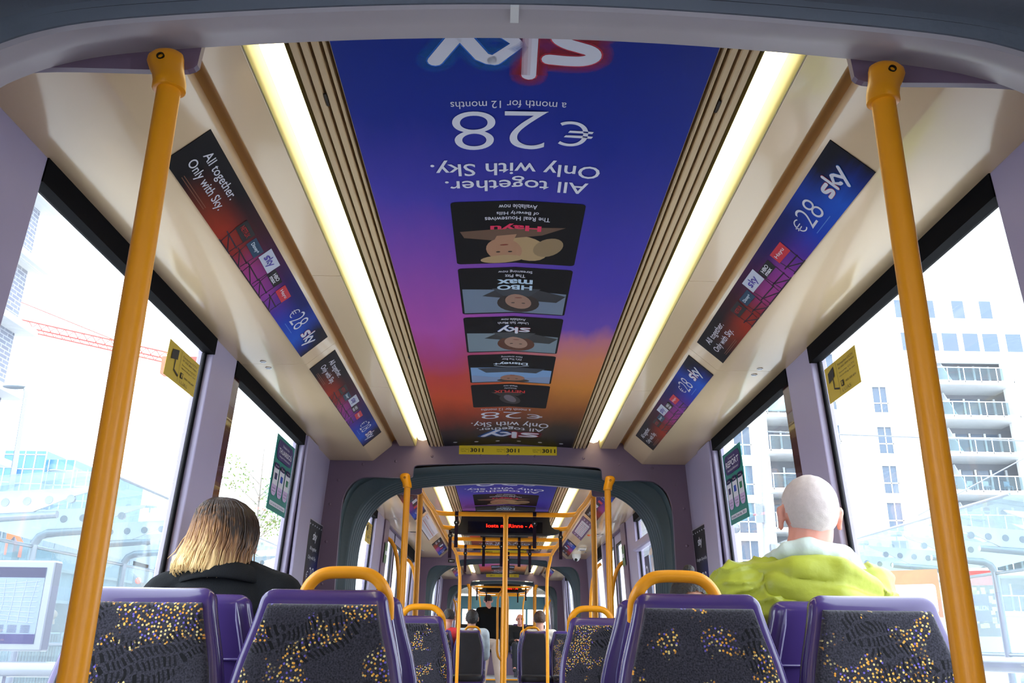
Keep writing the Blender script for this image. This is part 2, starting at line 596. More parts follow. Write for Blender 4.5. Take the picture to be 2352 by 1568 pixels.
def ceiling_module(y0, y1, dz, tagname, joints_cove, joints_box, where, lit=True, vent=()):
    m = MB()
    pr = [(-0.357, 2.150), (0, 2.168), (0.357, 2.150), (0.357, 2.2), (-0.357, 2.2)]
    m.prism([(x, z + dz) for x, z in pr], y0, y1)
    struct(m.build('ceiling', M['creamd']))
    top = MB().box((-1.06, y0, 2.33 + dz), (1.06, y1, 2.36 + dz))
    struct(top.build('roof_panel', M['creamd']))
    for s in (-1, 1):
        side = 'left' if s < 0 else 'right'
        # slatted air grille between poster and lamp
        g = MB()
        for c, w in ((0.3665, 0.006), (0.383, 0.0145), (0.4035, 0.0145), (0.4235, 0.015)):
            z = 2.148
            g.prism([(s * (c - w / 2), z + dz), (s * (c - w / 2 + 0.002), z - 0.004 + dz), (s * (c + w / 2 - 0.002), z - 0.004 + dz), (s * (c + w / 2), z + dz), (s * (c + w / 2), z + 0.022 + dz), (s * (c - w / 2), z + 0.022 + dz)], y0, y1)
        g.prism([(s * 0.357, 2.172 + dz), (s * 0.440, 2.172 + dz), (s * 0.440, 2.19 + dz), (s * 0.357, 2.19 + dz)], y0, y1)
        struct(g.build('trim_grille', M['creamd']))
        if vent:
            v = MB()
            for (a, b) in vent:
                v.box((min(s * 0.396, s * 0.391), a, 2.1435 + dz), (max(s * 0.396, s * 0.391), b, 2.1465 + dz))
            v.build('vent_slot', M['slot'], None)
            struct(bpy.context.scene.collection.objects[-1])
        # lamp
        lo = thing('ceiling_light', 'long fluorescent strip light in cream housing on the %s side of the %s ceiling' % (side, where), 'light', (s * 0.52, (y0 + y1) / 2, 2.14 + dz))
        tr = MB()
        cx = 0.4745
        prof = [(0.440, 2.148)] + [(cx - 0.0345 * math.cos(math.radians(t)), 2.225 + 0.034 * math.sin(math.radians(t))) for t in range(0, 181, 20)] + [(0.509, 2.20)]
        prof2 = [(x + 0.004, z + 0.004) for x, z in prof]
        tr.loft([[(s * x, y, z + dz) for x, z in prof] for y in (y0, y1)], cap=False, closed=False)
        tr.build('reflector', M['creamy'], lo, smooth=True)
        df = MB()
        dp = [(0.445, 2.186), (0.452, 2.176), (0.474, 2.170), (0.496, 2.176), (0.504, 2.186), (0.504, 2.20), (0.445, 2.20)]
        df.prism([(s * x, z + dz) for x, z in dp], y0 + 0.02, y1 - 0.03)
        df.build('diffuser', M['lamp'] if lit else M['white'], lo, smooth=True)
        hb = MB()
        hp = [(0.509, 2.205), (0.5085, 2.17), (0.512, 2.15), (0.519, 2.1425), (0.603, 2.1425), (0.6065, 2.146), (0.6065, 2.23), (0.595, 2.24), (0.512, 2.24)]
        ys = [y0] + joints_box + [y1 - 0.012]
        for a, b in zip(ys, ys[1:]):
            hb.prism([(s * x, z + dz) for x, z in hp], a + 0.0012, b - 0.0012)
        hb.build('housing', M['cream'], lo, smooth=30)
        lp = MB()
        lpp = [(0.5075, 2.203), (0.507, 2.17), (0.5105, 2.149), (0.5145, 2.1425), (0.5165, 2.1425), (0.513, 2.150), (0.5095, 2.17), (0.5095, 2.203)]
        lp.prism([(s * x, z + dz) for x, z in lpp], y0, y1 - 0.012)
        lp.build('lip', M['creamy'], lo, smooth=30)
        # recess between lamp housing and cove
        gr = MB()
        gp = [(0.6068, 2.150), (0.610, 2.172), (0.622, 2.180), (0.638, 2.178), (0.6452, 2.166), (0.6452, 2.26), (0.6068, 2.26)]
        gr.prism([(s * x, z + dz) for x, z in gp], y0, y1)
        struct(gr.build('trim_recess', M['groove'], smooth=60))
        # cove panels
        cv = MB()
        cp = [(0.6455, 2.19), (0.6455, 2.1495), (0.649, 2.143), (0.741, 2.0635), (0.749, 2.060), (0.985, 2.060), (0.985, 2.075), (0.755, 2.08), (0.66, 2.16), (0.66, 2.19)]
        ys = [y0] + joints_cove + [y1 - 0.002]
        for a, b in zip(ys, ys[1:]):
            cv.prism([(s * x, z + dz) for x, z in cp], a + 0.001, b - 0.001)
        struct(cv.build('ceiling_cove', M['cream'], smooth=30))
        bk = MB().box((min(s * 0.63, s * 1.05), y0, 2.2 + dz), (max(s * 0.63, s * 1.05), y1, 2.21 + dz))
        struct(bk.build('ceiling_backing', M['slot']))
        e = MB()
        e.prism([(s * x, z + dz) for x, z in [(0.6462, 2.1510), (0.6478, 2.1445), (0.6500, 2.1425), (0.6510, 2.1440), (0.6490, 2.1485)]], y0, y1)
        for ji, j in enumerate(joints_cove):
            for dy in (-0.03, 0.045):
                q = thing('panel_latch', 'pair of chrome latches on the %s cove of the %s, %s panel joint' % (side, where, ('first', 'second', 'third')[ji]), 'latch', (s * 0.892, j + dy, 2.06 + dz)) if dy < 0 else q
                k = MB()
                k.prism([(s * 0.892 + 0.011 * math.cos(a * PI / 6), j + dy + 0.011 * math.sin(a * PI / 6)) for a in range(12)], 2.0605 + dz, 2.057 + dz, 'z')
                k.build('latch_disc', M['steel'], q, smooth=30)
                k = MB().box((s * 0.892 - 0.008, j + dy - 0.0015, 2.0562 + dz), (s * 0.892 + 0.008, j + dy + 0.0015, 2.0572 + dz))
                k.build('latch_slot', M['black'], q)

def floor_module(y0, y1, dz=0):
    struct(MB().box((-1.06, y0, FZ - 0.1 + dz), (1.06, y1, FZ + dz)).build('floor', M['floor']))

def short_car(y0, y1, dz, where):
    """the short car with four windows"""
    d = y0 - 1.17
    ceiling_module(y0 + 0.03, y1, dz, where, [y0 + 1.843], [y0 + 1.218, y0 + 2.414], where, vent=((y0 + 0.31, y0 + 0.35), (y0 + 2.0, y0 + 2.012)))
    floor_module(y0, y1, dz)
    for s in (-1, 1):
        nm = 'wall_left' if s < 0 else 'wall_right'
        wall_pieces(s, y0, y1, [(y0 + 0.43, y0 + 1.57), (y0 + 1.81, y0 + 2.965)], nm, dz)
        wwin(s, y0 + 0.43, y0 + 1.57, dz)
        wwin(s, y0 + 1.81, y0 + 2.965, dz)
        p = MB()
        for ya, yb, o, mt in ((y0 + 1.812, y0 + 1.895, 0.006, 'postd'),):
            v = []
            for t in (0, 0.02):
                for y, z in ((ya, 0.9), (yb, 0.9), (yb, 2.04), (ya, 2.04)):
                    v.append((s * (xw(z) + o + t), y, z + dz))
            p.add(v, [(0, 1, 2, 3), (7, 6, 5, 4), (0, 4, 5, 1), (1, 5, 6, 2), (2, 6, 7, 3), (3, 7, 4, 0)])
        struct(p.build('trim_window_post', M['postd'], bevel=0.006))
        # lit inner corner cover by the second window
        c = MB()
        v = []
        for t in (-0.014, 0.002):
            for y, z in ((y0 + 2.99, FZ), (y0 + 3.235, FZ), (y0 + 3.235, 2.058), (y0 + 2.99, 2.058)):
                v.append((s * (xw(z) + t), y, z + dz))
        c.add(v, [(0, 1, 2, 3), (7, 6, 5, 4), (0, 4, 5, 1), (1, 5, 6, 2), (2, 6, 7, 3), (3, 7, 4, 0)])
        struct(c.build('trim_pillar_cover', M['mauve'], bevel=0.006))

def door_leaf(s, ya, yb, dz, n):
    off = 0.03
    f = MB()
    def pc(m, a, b, za, zb, o=off, th=0.03):
        v = []
        for t in (0, th):
            for y, z in ((a, za), (b, za), (b, zb), (a, zb)):
                v.append((s * (xw(z) + o + t), y, z + dz))
        m.add(v, [(0, 1, 2, 3), (7, 6, 5, 4), (0, 4, 5, 1), (1, 5, 6, 2), (2, 6, 7, 3), (3, 7, 4, 0)])
    w = 0.085
    pc(f, ya, ya + w, FZ, 2.05)
    pc(f, yb - w, yb, FZ, 2.05)
    pc(f, ya + w, yb - w, 1.97, 2.05)
    pc(f, ya + w, yb - w, FZ, 0.45)
    o = struct(f.build('door_%d' % n, M['mauve'], bevel=0.004))
    g = MB()
    pc(g, ya + w, yb - w, 0.45, 1.97, off + 0.01, 0.006)
    g.build('pane', M['glass'], o)
    r = MB()
    e = 0.014
    pc(r, ya + w - 0.002, ya + w + e, 0.45, 1.97, off - 0.002, 0.02)
    pc(r, yb - w - e, yb - w + 0.002, 0.45, 1.97, off - 0.002, 0.02)
    pc(r, ya + w, yb - w, 1.956, 1.972, off - 0.002, 0.02)
    pc(r, ya - 0.004, ya + 0.012, FZ, 2.05, off - 0.006, 0.02)
    r.build('seal', M['seal'], o)
    return o

DN = [0]
def long_car(y0, y1, dz, where):
    L = y1 - y0
    ceiling_module(y0 + 0.03, y1, dz, where, [y0 + 1.82, y0 + 2.73, y0 + 4.4], [y0 + 1.3, y0 + 3.4], where)
    floor_module(y0, y1, dz)
    for s in (-1, 1):
        nm = 'wall_left' if s < 0 else 'wall_right'
        d0, d1 = y0 + 2.13, y0 + 3.55
        m = wall_pieces(s, y0, d0, [(y0 + 0.15, y0 + 1.41)], nm, dz)
        m = wall_pieces(s, d1, y1, [(d1 + 0.12, d1 + 1.05)], nm, dz)
        wwin(s, y0 + 0.15, y0 + 1.41, dz)
        wwin(s, d1 + 0.12, d1 + 1.05, dz, frit=0.11)
        h = MB()
        v = []
        for t in (0, 0.055):
            for y, z in ((d0, 2.05), (d1, 2.05), (d1, 2.2), (d0, 2.2)):
                v.append((s * (xw(z) + t), y, z + dz))
        h.add(v, [(0, 1, 2, 3), (7, 6, 5, 4), (0, 4, 5, 1), (1, 5, 6, 2), (2, 6, 7, 3), (3, 7, 4, 0)])
        struct(h.build('trim_door_header', M['bulk']))
        DN[0] += 1
        door_leaf(s, d0, (d0 + d1) / 2, dz, DN[0])
        DN[0] += 1
        door_leaf(s, (d0 + d1) / 2, d1, dz, DN[0])
        # rounded post beside the door with notices and buttons
        p = MB()
        v = [(s * (xw(1.5) - 0.012), y0 + 1.84), (s * (xw(1.5) - 0.02), y0 + 1.92), (s * (xw(1.5) - 0.02), y0 + 2.05), (s * (xw(1.5) + 0.03), y0 + 2.128), (s * (xw(1.5) + 0.03), y0 + 1.84)]
        p.loft([[(x + s * (1.5 - z) * 0.06, y, z + dz) for x, y in v] for z in (FZ, 2.055)])
        struct(p.build('trim_door_post', M['bulk'], smooth=30))
        if s > 0:
            t = MB()
            v = []
            for q in (-0.03, 0.03):
                for y, z in ((y0 + 0.15, 1.78), (y0 + 1.41, 1.78), (y0 + 1.41, 1.84), (y0 + 0.15, 1.84)):
                    v.append((s * (xw(z) + q), y, z + dz))
            t.add(v, [(0, 1, 2, 3), (7, 6, 5, 4), (0, 4, 5, 1), (1, 5, 6, 2), (2, 6, 7, 3), (3, 7, 4, 0)])
            struct(t.build('trim_window_transom', M['mauve'], bevel=0.012))

M['postd'] = mat('dark_maroon_gloss_post', (62, 22, 18), 0.2, coat=0.5, noise=(3, 0.5))

Y = dict(g0a=0.59, a0=1.17, a1=4.78, b0=5.36, b1=10.6, c0=11.2, c1=14.95, d0=15.55, d1=21.0)
DZC, DZD = 0.035, 0.085
gangway(Y['g0a'], Y['a0'], 0, near_ribs=False)
bulkhead(Y['a0'], 0.012, 0, 'wall_front', zt=2.34)
short_car(Y['a0'], Y['a1'], 0, 'nearest car')
rivets(Y['a1'], 0, bulkhead(Y['a1'], 0.03, 0, 'wall_back', zt=2.34))
gangway(Y['a1'] + 0.03, Y['b0'], 0)
bulkhead(Y['b0'], 0.012, 0, 'wall_front', zt=2.34)
long_car(Y['b0'], Y['b1'], 0, 'second car')
bulkhead(Y['b1'], 0.03, 0, 'wall_back', zt=2.34)
gangway(Y['b1'] + 0.03, Y['c0'], DZC * 0.4)
bulkhead(Y['c0'], 0.012, DZC, 'wall_front', zt=2.34)
short_car(Y['c0'], Y['c1'], DZC, 'third car')
bulkhead(Y['c1'], 0.03, DZC, 'wall_back', zt=2.34)
gangway(Y['c1'] + 0.03, Y['d0'], DZC)
bulkhead(Y['d0'], 0.012, DZD, 'wall_front', zt=2.34)
long_car(Y['d0'], Y['d1'], DZD, 'last car')
# the car the photographer stands in
bulkhead(Y['g0a'] - 0.03, 0.03, 0, 'wall_back', zt=2.34)
long_car(-4.65, Y['g0a'] - 0.03, 0, 'car behind')
struct(MB().box((-1.06, -4.7, FZ), (1.06, -4.65, 2.34)).build('wall_rear_end', M['bulk']))
struct(MB().box((-1.06, Y['d1'], FZ), (1.06, Y['d1'] + 0.04, 1.0)).build('wall_cab', M['bulk']))

number_sign(Y['a1'], 0, 'yellow strip sign reading 3011 three times on the first bulkhead')
number_sign(Y['b1'], 0, 'yellow 3011 strip sign half hidden behind the hanging straps')
number_sign(Y['c1'], DZC, 'small distant yellow 3011 strip sign above the third gangway')
number_sign(Y['d1'] - 0.03, DZD - 0.06, 'faint farthest yellow 3011 strip above the cab window', -0.15, 0.42)
# ------------------------------------------------------------------ printed matter
def ribbon(fr, mb, pts, w, lift, ox=0, oy=0, sx=1, sy=1, caps=True):
    P = [Vector((x * sx, y * sy)) for x, y in pts]
    L, R = [], []
    for i, p in enumerate(P):
        t = (P[min(i + 1, len(P) - 1)] - P[max(i - 1, 0)]).normalized()
        n = Vector((-t.y, t.x)) * w / 2
        L.append(p + n)
        R.append(p - n)
    k = len(mb.v)
    for a, b in zip(L, R):
        mb.v += [fr.p(ox + a.x, oy + a.y, lift), fr.p(ox + b.x, oy + b.y, lift)]
    for i in range(len(P) - 1):
        mb.f.append((k + 2 * i, k + 2 * i + 1, k + 2 * i + 3, k + 2 * i + 2))
    if caps:
        for p in (P[0], P[-1]):
            fr.disc(mb, ox + p.x, oy + p.y, w / 2, w / 2, lift + 0.00005, 12)

SKY_S = [(0.86, 0.86), (0.55, 0.88), (0.30, 0.86), (0.15, 0.74), (0.20, 0.58), (0.42, 0.50), (0.62, 0.43), (0.76, 0.30), (0.70, 0.17), (0.50, 0.12), (0.12, 0.13)]
SKY_S = chaikin(SKY_S, 2)
SKY_K = [(1.17, 0.10), (1.17, 1.32)]
SKY_Y = [(1.74, 0.12), (1.60, 0.16), (1.36, 0.50), (1.72, 0.90)], [(1.80, 0.88), (1.92, 0.80), (2.22, 0.22)], [(2.66, 0.88), (2.22, 0.12), (1.95, -0.36)]
def sky_logo(fr, parent, a, b, w, h, glow=True, ink='ink', base=0.0):
    """w spans 2.8 units, h is the x height"""
    sx, sy = w / 2.8, h
    st = 0.25 * (sx + sy) / 2
    if glow:
        for nm, mt, paths in (('red_glow_print', 'glowred', [SKY_S, SKY_K]), ('blue_glow_print', 'glowblue', [SKY_Y[0], SKY_Y[1], SKY_Y[2]])):
            m = MB()
            for pth in paths:
                ribbon(fr, m, pth, st * 1.22, base + 0.0009, a, b, sx, sy)
            m.build(nm, M[mt], parent)
            if w > 0.2:
                for q in range(5):
                    m = MB()
                    for pth in paths:
                        ribbon(fr, m, pth, st * (1.5 + 0.28 * q), base + 0.0008 - 0.00008 * q, a, b, sx, sy)
                    m.build(nm, M[mt + '_soft'], parent)
    m = MB()
    for pth in (SKY_S, SKY_K) + SKY_Y:
        ribbon(fr, m, pth, st, base + 0.0016, a, b, sx, sy)
    m.build('logo', M[ink], parent)

M['glowred'] = mat('red_glow_ink', (190, 46, 70), 0.5)
M['glowblue'] = mat('blue_glow_ink', (32, 110, 205), 0.5)

for _k in ('glowred', 'glowblue'):
    _m = M[_k].copy()
    _m.name = _k + '_soft_ink'
    _m.node_tree.nodes['Principled BSDF'].inputs['Alpha'].default_value = 0.13
    M[_k + '_soft'] = _m

def ramp_mat(name, stops_l, stops_r, rough=0.5, noise=0.07, axis=(0, 1), scale=4.0, bright=1.0):
    """printed gradient: runs along one uv axis, blends left/right across the other"""
    m = bpy.data.materials.new(name)
    m.use_nodes = True
    n = m.node_tree.nodes
    l = m.node_tree.links
    b = n['Principled BSDF']
    b.inputs['Roughness'].default_value = rough
    b.inputs['Specular IOR Level'].default_value = 0.22
    tc = n.new('ShaderNodeUVMap')
    sp = n.new('ShaderNodeSeparateXYZ')
    l.new(tc.outputs[0], sp.inputs[0])
    nz = n.new('ShaderNodeTexNoise')
    nz.inputs['Scale'].default_value = scale
    nz.inputs['Detail'].default_value = 7
    nz.inputs['Roughness'].default_value = 0.6
    l.new(tc.outputs[0], nz.inputs['Vector'])
    ma = n.new('ShaderNodeMath'); ma.operation = 'MULTIPLY_ADD'
    ma.inputs[1].default_value = noise * 2
    l.new(nz.outputs['Fac'], ma.inputs[0])
    sb = n.new('ShaderNodeMath'); sb.operation = 'SUBTRACT'
    l.new(sp.outputs[axis[1]], sb.inputs[0])
    sb.inputs[1].default_value = noise
    l.new(sb.outputs[0], ma.inputs[2])
    outs = []
    for st in (stops_l, stops_r):
        c = n.new('ShaderNodeValToRGB')
        els = c.color_ramp.elements
        while len(els) < len(st):
            els.new(0.5)
        for e, (p, col) in zip(els, st):
            e.position = p
            e.color = lin([min(255, v * bright) for v in col])
        l.new(ma.outputs[0], c.inputs[0])
        outs.append(c)
    mx = n.new('ShaderNodeMix'); mx.data_type = 'RGBA'
    mr = n.new('ShaderNodeMapRange')
    mr.interpolation_type = 'SMOOTHSTEP'
    mr.inputs['From Min'].default_value = 0.15
    mr.inputs['From Max'].default_value = 0.85
    l.new(sp.outputs[axis[0]], mr.inputs[0])
    l.new(mr.outputs[0], mx.inputs[0])
    l.new(outs[0].outputs[0], mx.inputs[6])
    l.new(outs[1].outputs[0], mx.inputs[7])
    l.new(mx.outputs[2], b.inputs['Base Color'])
    return m

# uv: u runs right to left in the picture (reading direction), v from near to far
GR = [(0.0, (22, 46, 146)), (0.12, (26, 46, 152)), (0.22, (56, 56, 162)), (0.36, (80, 64, 182)), (0.46, (110, 78, 185)), (0.50, (200, 120, 140)), (0.56, (222, 135, 92)), (0.66, (216, 134, 50)), (0.78, (150, 84, 30)), (0.88, (62, 46, 30)), (0.96, (24, 22, 28)), (1.0, (20, 20, 26))]
GL = [(0.0, (18, 52, 152)), (0.10, (28, 48, 152)), (0.20, (76, 66, 178)), (0.34, (150, 78, 178)), (0.46, (190, 84, 180)), (0.55, (186, 66, 132)), (0.63, (204, 66, 62)), (0.72, (214, 78, 36)), (0.82, (150, 52, 28)), (0.90, (58, 28, 26)), (0.96, (22, 20, 26)), (1.0, (18, 18, 24))]
M['sunset'] = ramp_mat('sunset_print', GR, GL, noise=0.07, scale=3.2, bright=0.97)
# side adverts: u along reading direction
SA = [(0.0, (16, 15, 20)), (0.07, (20, 15, 20)), (0.16, (120, 44, 22)), (0.26, (166, 48, 24)), (0.36, (150, 44, 40)), (0.46, (170, 60, 140)), (0.58, (150, 60, 160)), (0.68, (80, 48, 160)), (0.76, (26, 66, 190)), (0.88, (28, 92, 210)), (0.95, (24, 50, 140)), (1.0, (18, 20, 40))]
SB = [(0.0, (16, 15, 20)), (0.2, (22, 16, 22)), (0.34, (64, 24, 34)), (0.5, (70, 26, 74)), (0.62, (36, 26, 96)), (0.75, (22, 34, 110)), (0.84, (24, 64, 170)), (0.92, (20, 22, 44)), (1.0, (18, 17, 24))]
M['sidead'] = ramp_mat('side_advert_print', SA, SB, noise=0.03, scale=5.0, axis=(1, 0))
WA = [(0.0, (20, 18, 26)), (0.2, (120, 50, 30)), (0.36, (70, 34, 34)), (0.5, (30, 24, 34)), (0.7, (18, 17, 22)), (1.0, (16, 16, 20))]
WB = [(0.0, (20, 30, 70)), (0.25, (34, 46, 140)), (0.5, (26, 30, 96)), (0.7, (18, 18, 30)), (1.0, (16, 16, 20))]
M['wallad'] = ramp_mat('wall_advert_print', WA, WB, noise=0.03, scale=3.0)

def flat(name, rgb, rough=0.45):
    if name not in M:
        M[name] = mat(name, rgb, rough)
    return M[name]

def crown(dz, lift=0.0):
    def f(q):
        return Vector((q.x, q.y, q.z - 0.018 * abs(q.x) / 0.357))
    return f

CARDS = [  # lines near side first, logo, logo colour, art palette
    ([('Available now', 0.72, 0.22), ('of Beverly Hills', 0.8, 0.22), ('The Real Housewives', 1.25, 0.22)], 'Hayu', (232, 48, 92), ((172, 126, 96), (176, 146, 104), (28, 24, 26)), 'blonde haired portrait'),
    ([('Streaming now', 0.75, 0.2), ('The Pitt', 0.45, 0.2)], 'HBO max', (190, 214, 235), ((160, 122, 104), (38, 30, 28), (112, 128, 150)), 'dark haired portrait in a white room'),
    ([('Available now', 0.62, 0.2), ('Under Salt Marsh', 0.78, 0.2)], 'sky', (226, 226, 238), ((164, 128, 110), (92, 48, 28), (120, 138, 150)), 'brown haired portrait on a beach'),
    ([('Now streaming', 0.6, 0.2), ("FX's The Bear", 0.56, 0.2)], 'Disney+', (210, 224, 240), ((156, 108, 86), (46, 34, 30), (120, 160, 205)), 'reclining figure in white'),
    ([('Watch now', 0.45, 0.2), ('Wednesday', 0.4, 0.2)], 'NETFLIX', (206, 30, 34), ((110, 100, 110), (20, 18, 22), (22, 20, 26)), 'dim portrait in black'),
]

def ceiling_advert(y0, L, dz, where, upto=1.0, cards=(0, 1, 2, 3, 4)):
    k = L / 3.61
    W = 0.71
    ym = y0 + (0.03 if True else 0)
    fr = Frame((0.355, ym, 2.1655 + dz), (-1, 0, 0), (0, 1, 0), W, L - 0.03, fold=crown(dz))
    m = MB()
    n = 24
    for i in range(n):
        b0, b1 = fr.h * i / n, fr.h * (i + 1) / n
        fr.panel(m, 0, b0, W, b1)
    o = m.build('ceiling_advert', M['sunset'], uv=lambda p: ((0.355 - p.x) / W, (p.y - ym) / fr.h), origin=(0, ym + L / 2, 2.16 + dz))
    tag(o, 'long sunset coloured streaming advert printed along the %s ceiling' % where, 'advert')
    def A(x):
        return 0.355 - x * k
    def B(y):
        return (y - 1.17) * k - 0.03
    def word(mb, s, x0, x1, ya, yb, bold=0.0):
        fr.text(mb, s, A(x1), B(ya), (x1 - x0) * k, (yb - ya) * k, 0.0012, bold)
    t = MB()
    word(t, 'a month for 12 months', -0.147, 0.09, 1.517, 1.543)
    t.build('small_print', M['ink'], o)
    t = MB()
    word(t, '28', -0.147, 0.055, 1.553, 1.702, -0.012)
    t.build('price_figures', M['ink'], o)
    t = MB()
    word(t, '\u20ac', 0.082, 0.156, 1.583, 1.68, -0.004)
    t.build('euro_sign', M['ink'], o)
    t = MB()
    word(t, 'Only with Sky.', -0.206, 0.187, 1.744, 1.817, 0.008)
    t.build('slogan_line', M['ink'], o)
    t = MB()
    word(t, 'All together.', -0.177, 0.166, 1.822, 1.892, 0.008)
    t.build('slogan_line', M['ink'], o)
    sky_logo(fr, o, A(0.15), B(1.285), 0.335 * k, 0.112 * k)
    # far end block
    t = MB()
    word(t, 'a month for 12 months', -0.135, 0.10, 3.985, 4.03)
    t.build('small_print', M['ink'], o)
    t = MB()
    word(t, '28', -0.137, 0.06, 4.055, 4.182, -0.012)
    t.build('price_figures', M['ink'], o)
    t = MB()
    word(t, '\u20ac', 0.085, 0.162, 4.08, 4.165, -0.004)
    t.build('euro_sign', M['ink'], o)
    t = MB()
    word(t, 'Only with Sky.', -0.19, 0.20, 4.225, 4.35, 0.008)
    t.build('slogan_line', M['ink'], o)
    t = MB()
    word(t, 'All together.', -0.165, 0.18, 4.352, 4.44, 0.008)
    t.build('slogan_line', M['ink'], o)
    sky_logo(fr, o, A(0.16), B(4.475), 0.31 * k, 0.10 * k)
    t = MB()
    for i in range(6):
        fr.disc(t, A(-0.29 + 0.116 * i), B(4.69), 0.012 * k, 0.012 * k, 0.001, 10)
    t.build('spotlight_dots', M['ink'], o)
    # programme cards
    for ci in cards:
        lines, logo, lc, (skin, hair, bgc), _ = CARDS[ci]
        ya = 1.945 + 0.409 * ci
        yb = ya + 0.378
        x0, x1 = -0.170, 0.170
        cm = MB()
        fr.panel(cm, A(x1), B(ya), A(x0), B(yb), 0.0008, rnd=0.012 * k)
        c = cm.build('programme_card', M['posterblack'], o)
        w = 0.34 * k
        h = 0.378 * k
        X = A(x1)
        Yb = B(ya)
        def P(u, v):
            return (X + u * w, Yb + v * h)
        def shape(nm, rgb, pts, lift, ell=None):
            sm = MB()
            if ell:
                cx, cy, rx, ry, rot = ell
                q = []
                for a in range(22):
                    e = a * 2 * PI / 22
                    x_, y_ = rx * math.cos(e), ry * math.sin(e)
                    q.append(P(cx + x_ * math.cos(rot) - y_ * math.sin(rot), cy + x_ * math.sin(rot) + y_ * math.cos(rot)))
                for half in (-1, 1):
                    pass
                pts2 = q
            else:
                pts2 = [P(*p) for p in pts]
            am = W / 2
            def clip(pp, sgn):
                out = []
                for i in range(len(pp)):
                    a_, b_ = pp[i], pp[(i + 1) % len(pp)]
                    ia, ib = (a_[0] - am) * sgn >= 0, (b_[0] - am) * sgn >= 0
                    if ia:
                        out.append(a_)
                    if ia != ib:
                        tt = (am - a_[0]) / (b_[0] - a_[0])
                        out.append((am, a_[1] + (b_[1] - a_[1]) * tt))
                return out
            for sg in (-1, 1):
                cc = clip(pts2, sg)
                if len(cc) > 2:
                    sm.add([fr.p(a_, b_, lift) for a_, b_ in cc], [tuple(range(len(cc)))])
            sm.build(nm, flat('print_%d_%d_%d' % tuple(rgb), rgb), c)
        rnd = random.Random(ci)
        if ci in (1, 2, 3):
            shape('picture_ground', bgc, [(0.02, 0.50), (0.98, 0.42), (0.98, 0.97), (0.02, 0.98)], 0.0010)
            shape('picture_shade', [int(v * 0.35) for v in bgc], [(0.02, 0.55), (0.34, 0.42), (0.66, 0.44), (0.80, 0.58), (0.45, 0.68), (0.1, 0.70)] if ci != 3 else [(0.1, 0.45), (0.9, 0.45), (0.8, 0.62), (0.2, 0.62)], 0.0011)
        if ci == 0:
            shape('hair_print', hair, None, 0.0010, (0.42, 0.74, 0.17, 0.22, 0.5))
            shape('hair_print', [int(v * 0.82) for v in hair], None, 0.00105, (0.24, 0.70, 0.11, 0.17, -0.4))
            shape('shoulder_print', [int(v * 0.6) for v in skin], [(0.12, 0.36), (0.95, 0.44), (0.92, 0.54), (0.66, 0.60), (0.5, 0.56), (0.3, 0.50)], 0.0011)
            shape('neck_print', skin, [(0.50, 0.50), (0.66, 0.52), (0.70, 0.66), (0.54, 0.66)], 0.00115)
            shape('face_print', skin, None, 0.0012, (0.60, 0.76, 0.145, 0.20, 0.25))
            shape('fringe_print', hair, None, 0.00125, (0.62, 0.92, 0.18, 0.07, 0.1))
            fx, fy = 0.60, 0.76
        elif ci == 3:
            shape('garment_print', (128, 148, 184), [(0.02, 0.72), (0.3, 0.80), (0.7, 0.80), (0.98, 0.70), (0.98, 0.97), (0.02, 0.97)], 0.0012)
            shape('hair_print', hair, None, 0.00125, (0.47, 0.92, 0.20, 0.07, 0))
            shape('face_print', skin, None, 0.0013, (0.48, 0.83, 0.15, 0.11, 0.0))
            fx, fy = 0.48, 0.83
        else:
            fx, fy = (0.46, 0.72) if ci != 4 else (0.5, 0.62)
            shape('hair_print', hair, None, 0.0012, (fx, fy + 0.03, 0.20 if ci != 4 else 0.13, 0.22, 0.3))
            shape('garment_print', [int(v * 0.4) + 10 for v in bgc], [(fx - 0.2, fy - 0.30), (fx + 0.25, fy - 0.30), (fx + 0.14, fy - 0.13), (fx - 0.1, fy - 0.13)], 0.00122)
            shape('face_print', skin, None, 0.0013, (fx, fy, 0.12 if ci != 4 else 0.07, 0.17, 0.3))
        dk = [int(v * 0.35) for v in skin]
        if ci != 4:
            for ex in (-0.05, 0.05):
                shape('eye_print', dk, None, 0.0014, (fx + ex, fy + 0.03, 0.018, 0.012, 0))
            shape('mouth_print', [min(255, int(skin[0] * 0.8)), int(skin[1] * 0.5), int(skin[2] * 0.5)], None, 0.0014, (fx, fy - 0.09, 0.035, 0.012, 0.1))
        # words
        yy = 0.045
        for s, ww, hh in lines:
            tm = MB()
            tw = ww * 0.40
            fr.text(tm, s, X + w * (0.5 - tw / 2), Yb + h * yy, w * tw, h * 0.062, 0.0017, 0.006)
            tm.build('caption', M['ink'], c)
            yy += 0.088
        if logo == 'sky':
            sky_logo(fr, c, X + w * 0.32, Yb + h * (yy + 0.06), w * 0.34, h * 0.12)
        elif logo == 'HBO max':
            for wd, dx in (('max', 0.0), ('HBO', 0.12)):
                tm = MB()
                fr.text(tm, wd, X + w * 0.34, Yb + h * (yy + 0.01 + dx), w * 0.32, h * (0.10 if wd == 'HBO' else 0.09), 0.0017, 0.03)
                tm.build('logo', flat('hbo_ink', lc), c)
        else:
            tm = MB()
            fr.text(tm, logo, X + w * 0.31, Yb + h * (yy + 0.02), w * 0.40, h * 0.11, 0.0017, 0.03)
            tm.build('logo', flat('ink_%s' % logo.replace('+', ''), lc), c)
            if ci == 3:
                tm = MB()
                ribbon(fr, tm, [(w * (0.30 + 0.4 * i / 8), h * (0.145 + 0.06 * math.sin(PI * i / 8))) for i in range(9)], 0.004 * k, 0.0017, X, Yb + h * (yy + 0.0))
                tm.build('logo_arc', flat('ink_Disney', lc), c)
    return o

